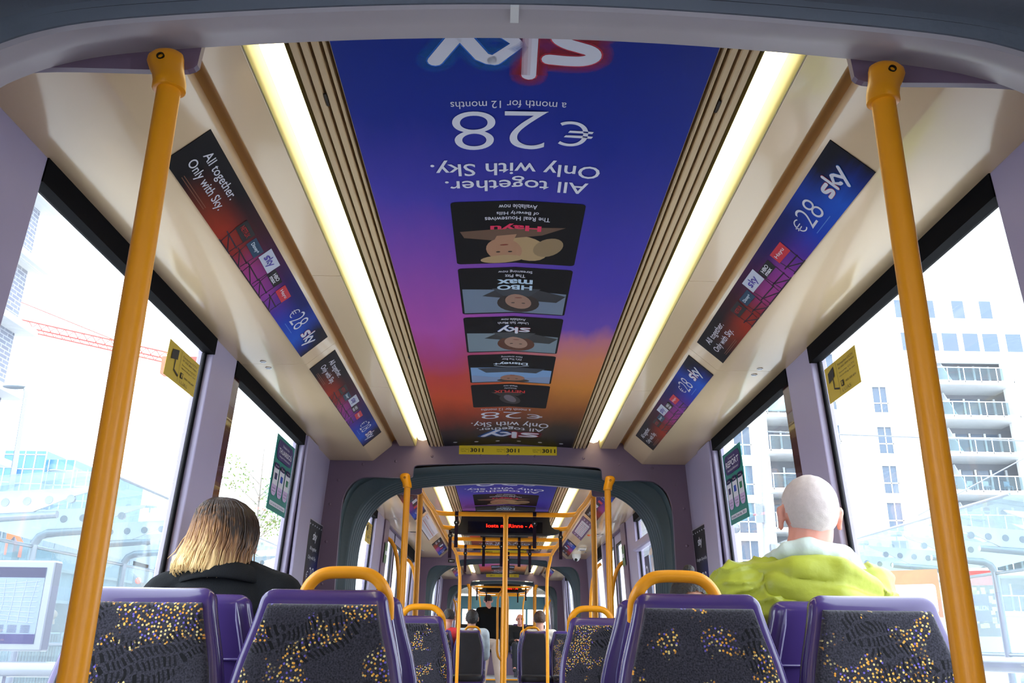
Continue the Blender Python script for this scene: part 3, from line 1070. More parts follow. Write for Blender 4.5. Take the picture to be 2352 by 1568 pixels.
ceiling_advert(Y['a0'], 3.61, 0, 'nearest')
ceiling_advert(Y['b0'], 5.24, 0, "second car's", cards=(0, 1, 2, 3, 4))
ceiling_advert(Y['c0'], 3.75, DZC, "third car's", cards=(3, 4))
j = MB().box((-0.356, 2.987, 2.1462), (-0.17, 2.989, 2.1472))

def side_advert(s, ya, yb, dz, label, full=True):
    if s < 0:
        fr = Frame((-0.7445, ya, 2.0595 + dz), (0, 1, 0), (0.0885, 0, 0.0780), yb - ya, 0.117)
    else:
        fr = Frame((0.7445, yb, 2.0595 + dz), (0, -1, 0), (-0.0885, 0, 0.0780), yb - ya, 0.117)
    m = MB()
    m.slab(fr.p(0, 0, 0.0022), fr.p(fr.w, 0, 0.0022), fr.p(fr.w, fr.h, 0.0022), fr.p(0, fr.h, 0.0022), -0.0018)
    fo, fr_, fu = fr.o, fr.r, fr.u
    w, h = fr.w, fr.h
    o = m.build('side_advert', M['sidead'], uv=lambda p: ((p - fo).dot(fr_) / w, (p - fo).dot(fu) / h))
    tag(o, label, 'advert', None)
    k = w / 1.32
    l = 0.0032
    t = MB()
    fr.text(t, 'All together.', 0.058 * k, 0.066, 0.20 * k, 0.030, l, 0.008)
    t.build('slogan_line', M['ink'], o)
    t = MB()
    fr.text(t, 'Only with Sky.', 0.048 * k, 0.029, 0.217 * k, 0.030, l, 0.008)
    t.build('slogan_line', M['ink'], o)
    t = MB()
    for i in range(2):
        fr.panel(t, 0.078 * k, 0.010 + 0.006 * i, 0.225 * k, 0.0115 + 0.006 * i, l)
    t.build('small_print', flat('dim_print', (150, 96, 70)), o)
    chairs = [(0.372, 0.453, 0.046, 0.083, (18, 15, 18), 'NETFLIX', (176, 26, 30)), (0.468, 0.550, 0.047, 0.079, (20, 66, 96), 'Disney+', (214, 230, 240)),
              (0.562, 0.668, 0.056, 0.099, (206, 212, 230), 'sky', (80, 60, 170)), (0.672, 0.760, 0.050, 0.080, (14, 14, 18), 'HBO max', (225, 225, 232)), (0.788, 0.872, 0.045, 0.080, (216, 44, 62), 'Hayu', (238, 210, 220))]
    for a0, a1, b0, b1, rgb, wd, ink in chairs:
        a0 *= k; a1 *= k
        c = MB()
        fr.poly(c, [(a0, b0 + 0.003), (a1, b0), (a1 + 0.004, b1), (a0 + 0.002, b1 + 0.002)], l)
        cc = c.build('chair_print', flat('chair_%d_%d_%d' % rgb, rgb), o)
        if not full:
            continue
        t = MB()
        if wd == 'HBO max':
            fr.text(t, 'HBO', a0 + 0.02 * k, (b0 + b1) / 2 + 0.001, (a1 - a0) * 0.55, 0.012, l + 0.001, 0.03)
            fr.text(t, 'max', a0 + 0.02 * k, (b0 + b1) / 2 - 0.011, (a1 - a0) * 0.55, 0.009, l + 0.001, 0.03)
        elif wd == 'sky':
            sx, sy = (a1 - a0) * 0.62 / 2.8, 0.017
            for pth in (SKY_S, SKY_K) + SKY_Y:
                ribbon(fr, t, pth, 0.0042, l + 0.001, a0 + 0.018 * k, (b0 + b1) / 2 - 0.008, sx, sy)
        else:
            fr.text(t, wd, a0 + 0.012 * k, (b0 + b1) / 2 - 0.006, (a1 - a0) * 0.72, 0.014, l + 0.001, 0.02)
        t.build('logo', flat('chairink_%d_%d_%d' % ink, ink), cc)
        lg = MB()
        dkm = flat('chair_frame_print', (38, 20, 40))
        for q0, q1 in (((a0 + 0.004, b0 + 0.004), (a0 + 0.012, 0.002)), ((a1, b0 + 0.002), (a1 - 0.004, 0.004)), ((a0 - 0.01, 0.028), (a1 + 0.004, 0.024)), ((a0 + 0.01, 0.026), (a1 - 0.01, 0.001)), ((a0, 0.001), (a1 + 0.006, 0.001))):
            ribbon(fr, lg, [q0, q1], 0.0036, l - 0.0005, caps=False)
        lg.build('chair_frame_print', dkm, cc)
    t = MB()
    fr.text(t, '28', 1.015 * k, 0.033, 0.088 * k, 0.058, l, -0.012)
    t.build('price_figures', M['ink'], o)
    t = MB()
    fr.text(t, '\u20ac', 0.968 * k, 0.043, 0.038 * k, 0.038, l, -0.012)
    t.build('euro_sign', M['ink'], o)
    t = MB()
    fr.panel(t, 1.01 * k, 0.018, 1.10 * k, 0.020, l)
    t.build('small_print', flat('dim_blue_print', (90, 140, 220)), o)
    sky_logo(fr, o, 1.155 * k, 0.040, 0.115 * k, 0.034, base=0.0022)
    return o

side_advert(-1, 1.60, 2.92, 0, 'large dark sunset advert with painted chairs, left cove by the near yellow pole')
side_advert(-1, 3.067, 4.40, 0, 'second cove advert on the left, just before the bulkhead')
side_advert(1, 1.60, 2.92, 0, 'large cove advert on the right with sky logo at its near end')
side_advert(1, 3.067, 4.40, 0, 'second cove advert on the right, ending at the bulkhead')
side_advert(-1, 5.95, 7.27, 0, 'blue ended advert on left cove beyond the first gangway', False)
side_advert(1, 5.95, 7.27, 0, 'dark orange ended advert on right cove beyond the first gangway', False)
side_advert(-1, 9.15, 10.38, 0, 'small advert at the far left end of the second car', False)
side_advert(1, 9.15, 10.3, 0, 'small advert on right cove near the dome camera', False)
side_advert(-1, 13.05, 14.4, DZC, 'tiny distant cove advert on left of third car', False)
side_advert(1, 13.05, 14.4, DZC, 'tiny distant cove advert on right of third car', False)

def line_map(s, ya, yb, label, violet):
    if s < 0:
        fr = Frame((-0.7445, ya, 2.0595), (0, 1, 0), (0.0885, 0, 0.0780), yb - ya, 0.117)
    else:
        fr = Frame((0.7445, yb, 2.0595), (0, -1, 0), (-0.0885, 0, 0.0780), yb - ya, 0.117)
    m = MB()
    m.slab(fr.p(0, 0, 0.0022), fr.p(fr.w, 0, 0.0022), fr.p(fr.w, fr.h, 0.0022), fr.p(0, fr.h, 0.0022), -0.0018)
    o = m.build('line_map', flat('map_violet', (112, 84, 130)) if violet else M['ink'])
    tag(o, label, 'map')
    l = 0.003
    t = MB()
    if violet:
        fr.panel(t, 0.2, 0.016, fr.w - 0.2, fr.h - 0.016, l)
        p = t.build('map_sheet', M['ink'], o)
        for r in range(6):
            t = MB()
            for c in range(7):
                a = 0.26 + c * (fr.w - 0.52) / 7
                b = 0.024 + r * 0.0125
                fr.panel(t, a, b, a + 0.05, b + 0.005, l + 0.001)
            q = t.build('timetable_row', flat('map_red', (176, 60, 60)) if r % 2 else M['inkd'], o)
        for a in (0.05, fr.w - 0.15):
            t = MB()
            for b in (0.02, 0.05, 0.08):
                fr.panel(t, a, b, a + 0.09, b + 0.012, l)
            t.build('heading_print', flat('map_pale', (190, 176, 205)), o)
    else:
        fr.panel(t, 0.1, 0.055, fr.w - 0.05, 0.060, l)
        fr.panel(t, 0.05, 0.098, 0.25, 0.102, l)
        t.build('route_line', flat('map_red', (176, 60, 60)), o)
        t = MB()
        for c in range(22):
            a = 0.12 + c * (fr.w - 0.2) / 22
            for b in (0.066, 0.024):
                fr.poly(t, [(a, b), (a + 0.012, b), (a + 0.02, b + 0.018), (a + 0.008, b + 0.018)], l)
        t.build('stop_names', flat('map_grey', (140, 140, 146)), o)
        t = MB()
        fr.panel(t, 0.25, 0.0, fr.w, 0.006, l)
        t.build('map_footer', M['inkd'], o)

line_map(-1, 7.42, 8.76, 'white tram line map with red route line on left cove', False)
line_map(1, 7.42, 8.62, 'violet bordered timetable panel on right cove above the doors', True)

# ---------------------------------------------------------------- stickers and posters on the windows
def wall_frame(s, ya, yb, z0, z1, dz=0, off=0.018):
    xa, xb = xw(z0) + off, xw(z1) + off
    h = math.hypot(z1 - z0, xa - xb)
    if s < 0:
        return Frame((-xa, ya, z0 + dz), (0, 1, 0), (xa - xb, 0, z1 - z0), yb - ya, h)
    return Frame((xa, yb, z0 + dz), (0, -1, 0), (-(xa - xb), 0, z1 - z0), yb - ya, h)

M['cctvy'] = mat('ochre_vinyl', (206, 176, 60), 0.5)
M['cctvy'].node_tree.nodes['Principled BSDF'].inputs['Transmission Weight'].default_value = 0.0
def cctv_sticker(s, ya, yb, z0, z1, label, dz=0):
    fr = wall_frame(s, ya, yb, z0, z1, dz)
    m = MB()
    m.slab(fr.p(0, 0), fr.p(fr.w, 0), fr.p(fr.w, fr.h), fr.p(0, fr.h), -0.001)
    o = m.build('camera_notice', M['cctvy'])
    tag(o, label, 'sticker')
    W, H = fr.w, fr.h
    q = MB()
    fr.poly(q, [(0.10 * W, 0.52 * H), (0.30 * W, 0.62 * H), (0.30 * W, 0.90 * H), (0.11 * W, 0.80 * H)], 0.002)
    ribbon(fr, q, [(0.24 * W, 0.56 * H), (0.24 * W, 0.30 * H), (0.38 * W, 0.22 * H)], 0.006, 0.0021)
    q.build('camera_symbol', M['inkd'], o)
    q = MB()
    fr.panel(q, 0.39 * W, 0.06 * H, 0.395 * W, 0.94 * H, 0.002)
    q.build('divider', M['inkd'], o)
    y = 0.86
    for i, s_ in enumerate(('Faireachas CCTV', 'ar siúl don tram', 'Security CCTV', 'recording in use')):
        q = MB()
        fr.text(q, s_, 0.45 * W, y * H - 0.055 * H, 0.48 * W, 0.062 * H, 0.002)
        q.build('notice_line', M['inkd'], o)
        y -= 0.095 + (0.05 if i == 1 else 0)
    q = MB()
    fr.panel(q, 0.46 * W, 0.22 * H, 0.54 * W, 0.38 * H, 0.002)
    q.build('phone_symbol', M['inkd'], o)
    q = MB()
    fr.panel(q, 0.485 * W, 0.25 * H, 0.515 * W, 0.35 * H, 0.0028)
    q.build('phone_mark', M['cctvy'], o)
    q = MB()
    fr.text(q, '1800 300 604', 0.59 * W, 0.27 * H, 0.33 * W, 0.055 * H, 0.002)
    q.build('notice_line', M['inkd'], o)
    q = MB()
    fr.text(q, 'LUAS', 0.47 * W, 0.07 * H, 0.26 * W, 0.09 * H, 0.002, -0.01)
    q.build('notice_line', flat('dim_ochre_ink', (96, 84, 40)), o)
    return o

cctv_sticker(-1, 2.423, 2.682, 1.843, 1.950, 'yellow camera notice stuck on the large near left window')
cctv_sticker(1, 2.427, 2.681, 1.849, 1.963, 'yellow camera notice stuck on the large near right window')
cctv_sticker(-1, 6.427, 6.70, 1.80, 1.945, 'brownish camera notice on left window seen through the gangway')

M['teal'] = mat('teal_vinyl', (24, 132, 122), 0.45)
M['indigo'] = flat('indigo_vinyl', (58, 44, 108))
M['lilac'] = flat('lilac_vinyl', (206, 184, 226))
def report_poster(s, ya, yb, z0, z1, label, title, sub1, sub2, foot):
    fr = wall_frame(s, ya, yb, z0, z1, 0)
    m = MB()
    m.slab(fr.p(0, 0), fr.p(fr.w, 0), fr.p(fr.w, fr.h), fr.p(0, fr.h), -0.001)
    o = m.build('window_poster', M['teal'])
    tag(o, label, 'poster')
    W, H = fr.w, fr.h
    def pan(nm, mt, a0, b0, a1, b1, l=0.002, r=0.0, par=o):
        q = MB()
        fr.panel(q, a0 * W, b0 * H, a1 * W, b1 * H, l, rnd=r)
        return q.build(nm, mt, par)
    pan('title_panel', M['indigo'], 0.08, 0.68, 0.93, 0.95, 0.002, 0.035)
    for s_, a, b, w, h, bd in ((sub1, 0.32, 0.875, 0.36, 0.035, 0), (title, 0.16, 0.775, 0.70, 0.085, 0.02), (sub2, 0.22, 0.715, 0.58, 0.035, 0)):
        q = MB()
        fr.text(q, s_, a * W, b * H, w * W, h * H, 0.003, bd)
        q.build('title_line', M['ink'], o)
    for i, (hd, mk) in enumerate((('By App', (40, 40, 96)), ('Text', (40, 80, 190)), ('WhatsApp', (40, 130, 90)))):
        a0 = 0.06 + 0.31 * i
        c = pan('option_card', M['lilac'], a0, 0.20, a0 + 0.26, 0.62, 0.002, 0.03)
        pan('card_field', M['ink'], a0, 0.34, a0 + 0.26, 0.555, 0.0028, 0, o)
        pan('card_heading', M['indigo'], a0, 0.555, a0 + 0.26, 0.63, 0.0028, 0.02, o)
        q = MB()
        fr.text(q, hd, (a0 + 0.05) * W, 0.575 * H, 0.16 * W, 0.025 * H, 0.0036)
        q.build('card_word', M['ink'], o)
        pan('card_symbol', flat('sym%d' % i, mk), a0 + 0.07, 0.41, a0 + 0.19, 0.495, 0.0036, 0, o)
        for r in range(2):
            q = MB()
            fr.text(q, 'Tell us where' if r == 0 else 'and when', (a0 + 0.04) * W, (0.285 - 0.04 * r) * H, 0.17 * W, 0.02 * H, 0.003)
            q.build('card_word', M['indigo'], o)
    pan('foot_panel', M['ink'], 0.08, 0.065, 0.92, 0.125, 0.002, 0.008)
    q = MB()
    fr.text(q, foot, 0.12 * W, 0.078 * H, 0.74 * W, 0.036 * H, 0.003)
    q.build('foot_line', M['indigo'], o)

report_poster(-1, 3.72, 4.052, 1.645, 1.968, 'green poster headed THUAIRISCIÚ on the left window', 'THUAIRISCIÚ', '3 bhealach chun', 'Iompar Frithshóisialta', 'Cuir Tram Uimh. 3011 San Áireamh')
report_poster(1, 3.733, 4.047, 1.637, 1.96, 'green poster headed REPORT on the right window', 'REPORT', '3 ways to', 'Anti-Social Behaviour', 'Include Tram No. 3011')

def wall_advert(s, ya, yb, z0, z1, label, one_line):
    fr = wall_frame(s, ya, yb, z0, z1, 0, off=-0.018)
    m = MB()
    m.slab(fr.p(0, 0), fr.p(fr.w, 0), fr.p(fr.w, fr.h), fr.p(0, fr.h), -0.003)
    fo, a_, b_, w, h = fr.o, fr.r, fr.u, fr.w, fr.h
    o = m.build('wall_advert', M['wallad'], uv=lambda p: ((p - fo).dot(a_) / w, (p - fo).dot(b_) / h))
    tag(o, label, 'advert')
    q = MB()
    for (x0, y0, x1, y1) in ((-0.02, -0.01, 0, 1.01), (1, -0.01, 1.02, 1.01), (-0.02, 1, 1.02, 1.01)):
        fr.panel(q, x0 * w, y0 * h, x1 * w, y1 * h, 0.002)
    q.build('holder_rim', M['steel'], o)
    q = MB()
    for i in range(6):
        fr.disc(q, (0.06 + 0.175 * i) * w, 0.955 * h, 0.008, 0.004, 0.001, 8)
    q.build('spotlight_dots', M['ink'], o)
    sky_logo(fr, o, 0.36 * w, 0.80 * h, 0.30 * w, 0.065 * h, glow=False)
    q = MB()
    if one_line:
        fr.text(q, 'All together. Only with Sky.', 0.12 * w, 0.62 * h, 0.78 * w, 0.045 * h, 0.002)
    else:
        fr.text(q, 'All together.', 0.24 * w, 0.67 * h, 0.52 * w, 0.055 * h, 0.002)
        fr.text(q, 'Only with Sky.', 0.20 * w, 0.57 * h, 0.60 * w, 0.055 * h, 0.002)
    q.build('slogan_line', M['ink'], o)
    q = MB()
    fr.text(q, '28', 0.42 * w, 0.33 * h, 0.34 * w, 0.17 * h, 0.002, -0.015)
    q.build('price_figures', M['ink'], o)
    q = MB()
    fr.text(q, '\u20ac', 0.22 * w, 0.35 * h, 0.14 * w, 0.10 * h, 0.002, -0.012)
    q.build('euro_sign', M['ink'], o)
    for i, (a0, b0, rgb) in enumerate(((0.08, 0.12, (150, 100, 70)), (0.32, 0.16, (60, 110, 170)), (0.58, 0.10, (200, 205, 215)), (0.70, 0.2, (30, 30, 36)))):
        q = MB()
        fr.panel(q, a0 * w, b0 * h, (a0 + 0.16) * w, (b0 + 0.10) * h, 0.002)
        q.build('chair_print', flat('wchair%d' % i, rgb), o)

wall_advert(-1, 4.42, 4.738, 1.245, 1.693, 'narrow black and blue advert on left side wall beside the bulkhead', False)
wall_advert(1, 4.41, 4.70, 1.245, 1.69, 'narrow black and blue advert on right side wall beside the bulkhead', True)

for i, (ya, yb) in enumerate(((5.75, 5.98), (6.35, 6.55))):
    fr = wall_frame(1, ya, yb, 1.45, 1.72, 0)
    m = MB()
    m.slab(fr.p(0, 0), fr.p(fr.w, 0), fr.p(fr.w, fr.h), fr.p(0, fr.h), -0.001)
    o = m.build('window_notice', flat('navy_vinyl', (44, 40, 84)))
    tag(o, 'navy notice strip on right window beyond the gangway, %s one' % ('nearer' if i == 0 else 'farther'), 'sticker')
    t = MB()
    fr.text(t, '2', 0.2 * fr.w, 0.35 * fr.h, 0.5 * fr.w, 0.4 * fr.h, 0.002)
    t.build('notice_figure', M['ink'], o)
for s in (-1, 1):
    fr = wall_frame(s, 7.24, 7.40, 1.72, 1.88, 0, off=-0.024)
    m = MB()
    m.slab(fr.p(0, 0), fr.p(fr.w, 0), fr.p(fr.w, fr.h), fr.p(0, fr.h), -0.001)
    o = m.build('exit_notice', flat('green_vinyl', (96, 130, 96)))
    tag(o, 'small green notice on the %s door post' % ('left' if s < 0 else 'right'), 'sticker')
    t = MB()
    fr.panel(t, 0.2 * fr.w, 0.4 * fr.h, 0.8 * fr.w, 0.6 * fr.h, 0.002)
    t.build('arrow_print', M['ink'], o)
fr = Frame((-0.655, 10.592, 2.002), (1, 0, 0), (0, 0, 1), 0.078, 0.036)
o = tag(MB().slab(fr.p(0, 0), fr.p(fr.w, 0), fr.p(fr.w, fr.h), fr.p(0, fr.h), -0.004).build('number_plate', M['black']), 'little black plate with white 3011 at left of the second bulkhead', 'sign')
t = MB()
fr.text(t, '3011', 0.014, 0.010, 0.05, 0.017, 0.001, 0.02)
t.build('lettering', M['ink'], o)
# white clip with print on the ring overhead
fr = Frame((-0.028, 1.072, 2.023), (1, 0, 0), (0, 0.6, 0.1), 0.013, 0.045)
o = tag(MB().slab(fr.p(0, 0, 0.002), fr.p(fr.w, 0, 0.002), fr.p(fr.w, fr.h, 0.002), fr.p(0, fr.h, 0.002), -0.004).build('paper_tag', M['white']), 'small white tag stuck on the ring overhead at the middle', 'tag')
# ------------------------------------------------------------------ seats
def fabric_mat():
    m = bpy.data.materials.new('moquette')
    m.use_nodes = True
    n = m.node_tree.nodes
    l = m.node_tree.links
    b = n['Principled BSDF']
    b.inputs['Roughness'].default_value = 0.9
    b.inputs['Sheen Weight'].default_value = 0.25
    b.inputs['Specular IOR Level'].default_value = 0.15
    oi = n.new('ShaderNodeObjectInfo')
    tc = n.new('ShaderNodeTexCoord')
    ad = n.new('ShaderNodeVectorMath'); ad.operation = 'ADD'
    l.new(tc.outputs['Object'], ad.inputs[0])
    cb = n.new('ShaderNodeCombineXYZ')
    l.new(oi.outputs['Random'], cb.inputs[0])
    l.new(oi.outputs['Random'], cb.inputs[2])
    sc = n.new('ShaderNodeVectorMath'); sc.operation = 'SCALE'
    sc.inputs['Scale'].default_value = 7.0
    l.new(cb.outputs[0], sc.inputs[0])
    l.new(sc.outputs[0], ad.inputs[1])
    # flatten y so that dots stay round on the sloping back
    fl = n.new('ShaderNodeVectorMath'); fl.operation = 'MULTIPLY'
    fl.inputs[1].default_value = (1, 0.25, 1)
    l.new(ad.outputs[0], fl.inputs[0])
    def noise(scale, detail=2, vec=fl):
        t = n.new('ShaderNodeTexNoise')
        t.inputs['Scale'].default_value = scale
        t.inputs['Detail'].default_value = detail
        l.new(vec.outputs[0], t.inputs['Vector'])
        return t
    def ramp(src, stops, interp='LINEAR'):
        c = n.new('ShaderNodeValToRGB')
        c.color_ramp.interpolation = interp
        e = c.color_ramp.elements
        while len(e) < len(stops):
            e.new(0.5)
        for q, (p, col) in zip(e, stops):
            q.position = p
            q.color = col
        l.new(src, c.inputs[0])
        return c
    def mix(f, a, c):
        mx = n.new('ShaderNodeMix'); mx.data_type = 'RGBA'
        l.new(f, mx.inputs[0])
        for s, v in ((6, a), (7, c)):
            if isinstance(v, tuple):
                mx.inputs[s].default_value = v
            else:
                l.new(v, mx.inputs[s])
        return mx.outputs[2]
    fuzz = noise(260, 2)
    base = ramp(fuzz.outputs['Fac'], [(0.3, lin((28, 27, 34))), (0.7, lin((66, 64, 76)))])
    # engraved streetscape: dark window rows turned at an angle in some areas
    mp = n.new('ShaderNodeMapping')
    mp.inputs['Rotation'].default_value = (0, math.radians(24), 0)
    l.new(fl.outputs[0], mp.inputs['Vector'])
    br = n.new('ShaderNodeTexBrick')
    br.inputs['Scale'].default_value = 1.0
    br.inputs['Brick Width'].default_value = 0.012
    br.inputs['Row Height'].default_value = 0.03
    br.inputs['Mortar Size'].default_value = 0.0035
    br.inputs['Color1'].default_value = (0, 0, 0, 1)
    br.inputs['Color2'].default_value = (0.25, 0.25, 0.25, 1)
    br.inputs['Mortar'].default_value = (1, 1, 1, 1)
    sp = n.new('ShaderNodeSeparateXYZ')
    l.new(mp.outputs[0], sp.inputs[0])
    c2 = n.new('ShaderNodeCombineXYZ')
    l.new(sp.outputs['X'], c2.inputs[0])
    l.new(sp.outputs['Z'], c2.inputs[1])
    wn_ = n.new('ShaderNodeTexNoise')
    wn_.inputs['Scale'].default_value = 9
    l.new(fl.outputs[0], wn_.inputs['Vector'])
    ws = n.new('ShaderNodeVectorMath'); ws.operation = 'MULTIPLY_ADD'
    ws.inputs[1].default_value = (0.09, 0.09, 0)
    l.new(wn_.outputs['Color'], ws.inputs[0])
    l.new(c2.outputs[0], ws.inputs[2])
    l.new(ws.outputs[0], br.inputs['Vector'])
    area = noise(5.5, 1)
    am = ramp(area.outputs['Fac'], [(0.53, (0, 0, 0, 1)), (0.545, (1, 1, 1, 1))])
    inv = n.new('ShaderNodeInvert')
    l.new(br.outputs['Color'], inv.inputs['Color'])
    both = n.new('ShaderNodeMath'); both.operation = 'MULTIPLY'
    l.new(am.outputs[0], both.inputs[0])
    l.new(inv.outputs[0], both.inputs[1])
    col = mix(both.outputs[0], base.outputs[0], lin((12, 11, 15)))
    # stitched dots
    vo = n.new('ShaderNodeTexVoronoi')
    vo.inputs['Scale'].default_value = 112
    vo.inputs['Randomness'].default_value = 0.9
    v2 = n.new('ShaderNodeCombineXYZ')
    s3 = n.new('ShaderNodeSeparateXYZ')
    l.new(ad.outputs[0], s3.inputs[0])
    l.new(s3.outputs['X'], v2.inputs[0])
    l.new(s3.outputs['Z'], v2.inputs[1])
    vo.voronoi_dimensions = '2D'
    l.new(v2.outputs[0], vo.inputs['Vector'])
    dot = ramp(vo.outputs['Distance'], [(0.24, (1, 1, 1, 1)), (0.31, (0, 0, 0, 1))])
    cl = noise(9.0, 3)
    cm = ramp(cl.outputs['Fac'], [(0.52, (0, 0, 0, 1)), (0.545, (1, 1, 1, 1))])
    nar = n.new('ShaderNodeMath'); nar.operation = 'SUBTRACT'
    nar.use_clamp = True
    l.new(cm.outputs[0], nar.inputs[0])
    l.new(both.outputs[0], nar.inputs[1])
    dm = n.new('ShaderNodeMath'); dm.operation = 'MULTIPLY'
    l.new(dot.outputs[0], dm.inputs[0])
    l.new(nar.outputs[0], dm.inputs[1])
    s4 = n.new('ShaderNodeSeparateXYZ')
    l.new(vo.outputs['Color'], s4.inputs[0])
    dc = ramp(s4.outputs['X'], [(0.0, lin((232, 160, 60))), (0.30, lin((226, 206, 140))), (0.55, lin((112, 98, 190))), (0.78, lin((240, 190, 90)))], 'CONSTANT')
    col = mix(dm.outputs[0], col, dc.outputs[0])
    l.new(col, b.inputs['Base Color'])
    bp = n.new('ShaderNodeBump')
    bp.inputs['Strength'].default_value = 0.35
    bp.inputs['Distance'].default_value = 0.002
    l.new(fuzz.outputs['Fac'], bp.inputs['Height'])
    l.new(bp.outputs[0], b.inputs['Normal'])
    return m
M['fabric'] = fabric_mat()

HW = [(0.60, 0.192), (0.75, 0.197), (0.90, 0.199), (1.00, 0.197), (1.06, 0.186), (1.10, 0.175), (1.15, 0.160), (1.19, 0.150), (1.23, 0.143)]
def hwid(z):
    if z <= HW[0][0]:
        return HW[0][1]
    for (a, wa), (b, wb) in zip(HW, HW[1:]):
        if z <= b:
            t = (z - a) / (b - a)
            return wa + (wb - wa) * t
    return HW[-1][1]
def lean(z):
    return -0.17 * max(0, 1.23 - z) ** 1.15      # y offset: the foot of the back comes forward

def super_ring(cx, cy, hx, hy, z, n=40, e=4.0, dish=0.0):
    r = []
    for j in range(n):
        a = 2 * PI * j / n
        c, s = math.cos(a), math.sin(a)
        x = math.copysign(abs(c) ** (2 / e), c) * hx
        y = math.copysign(abs(s) ** (2 / e), s) * hy
        d = dish * (1 - (x / hx) ** 2)
        r.append((cx + x, cy + y + d, z))
    return r

GZ = 0.15
def make_seat(label, side=0, pad='fabric'):
    t = thing('passenger_chair', label, 'seat', (0, 0, 0), local=True)
    m = MB()
    rings = []
    zs = [0.56, 0.60, 0.68, 0.76, 0.84, 0.92, 0.98, 1.03, 1.08, 1.12, 1.16, 1.19, 1.205]
    for z in zs:
        rings.append(super_ring(0, lean(z) + 0.0, hwid(z), 0.030, z - GZ, e=5, dish=0.012))
    for k in range(1, 6):
        a = k / 5 * PI / 2
        z = 1.205 + 0.027 * math.sin(a)
        q = 0.030 * (1 - math.cos(a))
        rings.append(super_ring(0, lean(z), hwid(z) - q * 0.9, 0.030 - q * 0.9, z - GZ, e=5, dish=0.012))
    m.loft(rings)
    m.build('backrest_shell', M['purple'], t, smooth=50)
    # raised crown pieces left and right of the shell top, and the rear groove line
    g = MB()
    for s in (-1, 1):
        g.tube([(s * (hwid(z) * 0.80), lean(z) + 0.040, z - GZ) for z in (0.66, 0.8, 0.95, 1.05, 1.12, 1.17, 1.21)], [0.006] * 6 + [0.002], 8)
    g.tube([(x, lean(1.07) + 0.041, 1.07 - GZ) for x in (-0.15, -0.05, 0.05, 0.15)], 0.004, 8)
    g.build('shell_rib', M['purple'], t, smooth=True)
    m = MB()
    rings = []
    zs = [0.655, 0.66, 0.67, 0.72, 0.8, 0.88, 0.95, 1.01, 1.06, 1.10, 1.14, 1.17, 1.188, 1.195, 1.198]
    for i, z in enumerate(zs):
        k = 1.0
        if i < 3:
            k = (0.6, 0.85, 1.0)[i]
        if i > len(zs) - 4:
            k = (0.95, 0.8, 0.5)[i - len(zs) + 3]
        rings.append(super_ring(0, lean(z) - 0.026 + 0.010 * (1 - k), hwid(z) - 0.024, 0.022 * k, z - GZ, e=4.5, dish=0.010))
    m.loft(rings)
    m.build('backrest_pad', M[pad], t, smooth=50)
    m = MB()
    rings = []
    for z, k in ((0.60, 0.94), (0.61, 0.985), (0.65, 1.0), (0.675, 0.99), (0.69, 0.95), (0.696, 0.86)):
        rings.append(super_ring(0, -0.30, 0.192 * k, 0.205 * k, z - GZ, e=4.5))
    m.loft(rings)
    m.build('seat_cushion', M[pad], t, smooth=50)
    m = MB()
    rings = []
    for z, hx, hy, cy in ((0.48, 0.13, 0.15, -0.24), (0.53, 0.19, 0.20, -0.28), (0.59, 0.197, 0.225, -0.29), (0.615, 0.197, 0.225, -0.29)):
        rings.append(super_ring(0, cy, hx, hy, z - GZ, e=5))
    m.loft(rings)
    m.build('seat_pan', M['purple'], t, smooth=50)
    m = MB()
    m.loft([super_ring(0, -0.22, 0.12, 0.13, z - GZ, e=6) for z in (GZ, 0.5)])
    m.build('pedestal', M['seatgrey'], t, smooth=50)
    if side:
        h = MB()
        s = side
        pts = [(-0.058, 0.012, 1.165), (-0.056, 0.012, 1.205), (-0.048, 0.012, 1.235), (-0.030, 0.012, 1.258), (-0.008, 0.012, 1.2695), (0.02, 0.012, 1.272),
               (0.075, 0.012, 1.272), (0.098, 0.012, 1.268), (0.118, 0.012, 1.256), (0.134, 0.012, 1.236), (0.143, 0.028, 1.212), (0.142, 0.046, 1.17)]
        # round the corners once
        for _ in range(2):
            q = [pts[0]]
            for a, b in zip(pts, pts[1:]):
                a = Vector(a); b = Vector(b)
                q += [tuple(a * 0.75 + b * 0.25), tuple(a * 0.25 + b * 0.75)]
            pts = q + [pts[-1]]
        h.tube([(s * x, y, z - GZ) for x, y, z in pts], 0.0145, 14)
        h.build('grab_handle', M['yellow'], t, smooth=60)
    return t

M['seatgrey'] = mat('grey_seat_base', (70, 68, 76), 0.5)
seatW = make_seat('purple seat by the left window, near pole crossing it, sparkly moquette towards us', 0)
seatL = make_seat('purple aisle seat with yellow handle, left of the aisle in the nearest row', 1)
seatR = make_seat('purple aisle seat with yellow handle, right of the aisle in the nearest row', -1)
SG = 'moquette seats of the tram'
for q, x in ((seatW, -0.838), (seatL, -0.438), (seatR, 0.428)):
    q.location = (x, 2.12, GZ)
    q['group'] = SG
dup(seatW, (0.838, 2.12, GZ), 'purple seat by the right window in the nearest row, behind the near right pole', SG)
M['blackpad'] = mat('worn_black_upholstery', (26, 24, 30), 0.55, noise=(9, 0.5))
def back_row(y, words, zz=0.0, names=None):
    dup(seatW, (-0.838, y, GZ + zz), 'purple seat facing away by left window, %s' % words[0], SG, rz=PI)
    dup(seatW, (-0.438, y, GZ + zz), 'purple seat facing away, left of the aisle, %s' % words[1], SG, rz=PI)
    dup(seatW, (0.428, y, GZ + zz), 'purple seat facing away, right of the aisle, %s' % words[1], SG, rz=PI)
    dup(seatW, (0.838, y, GZ + zz), 'purple seat facing away by right window, %s' % words[2], SG, rz=PI)
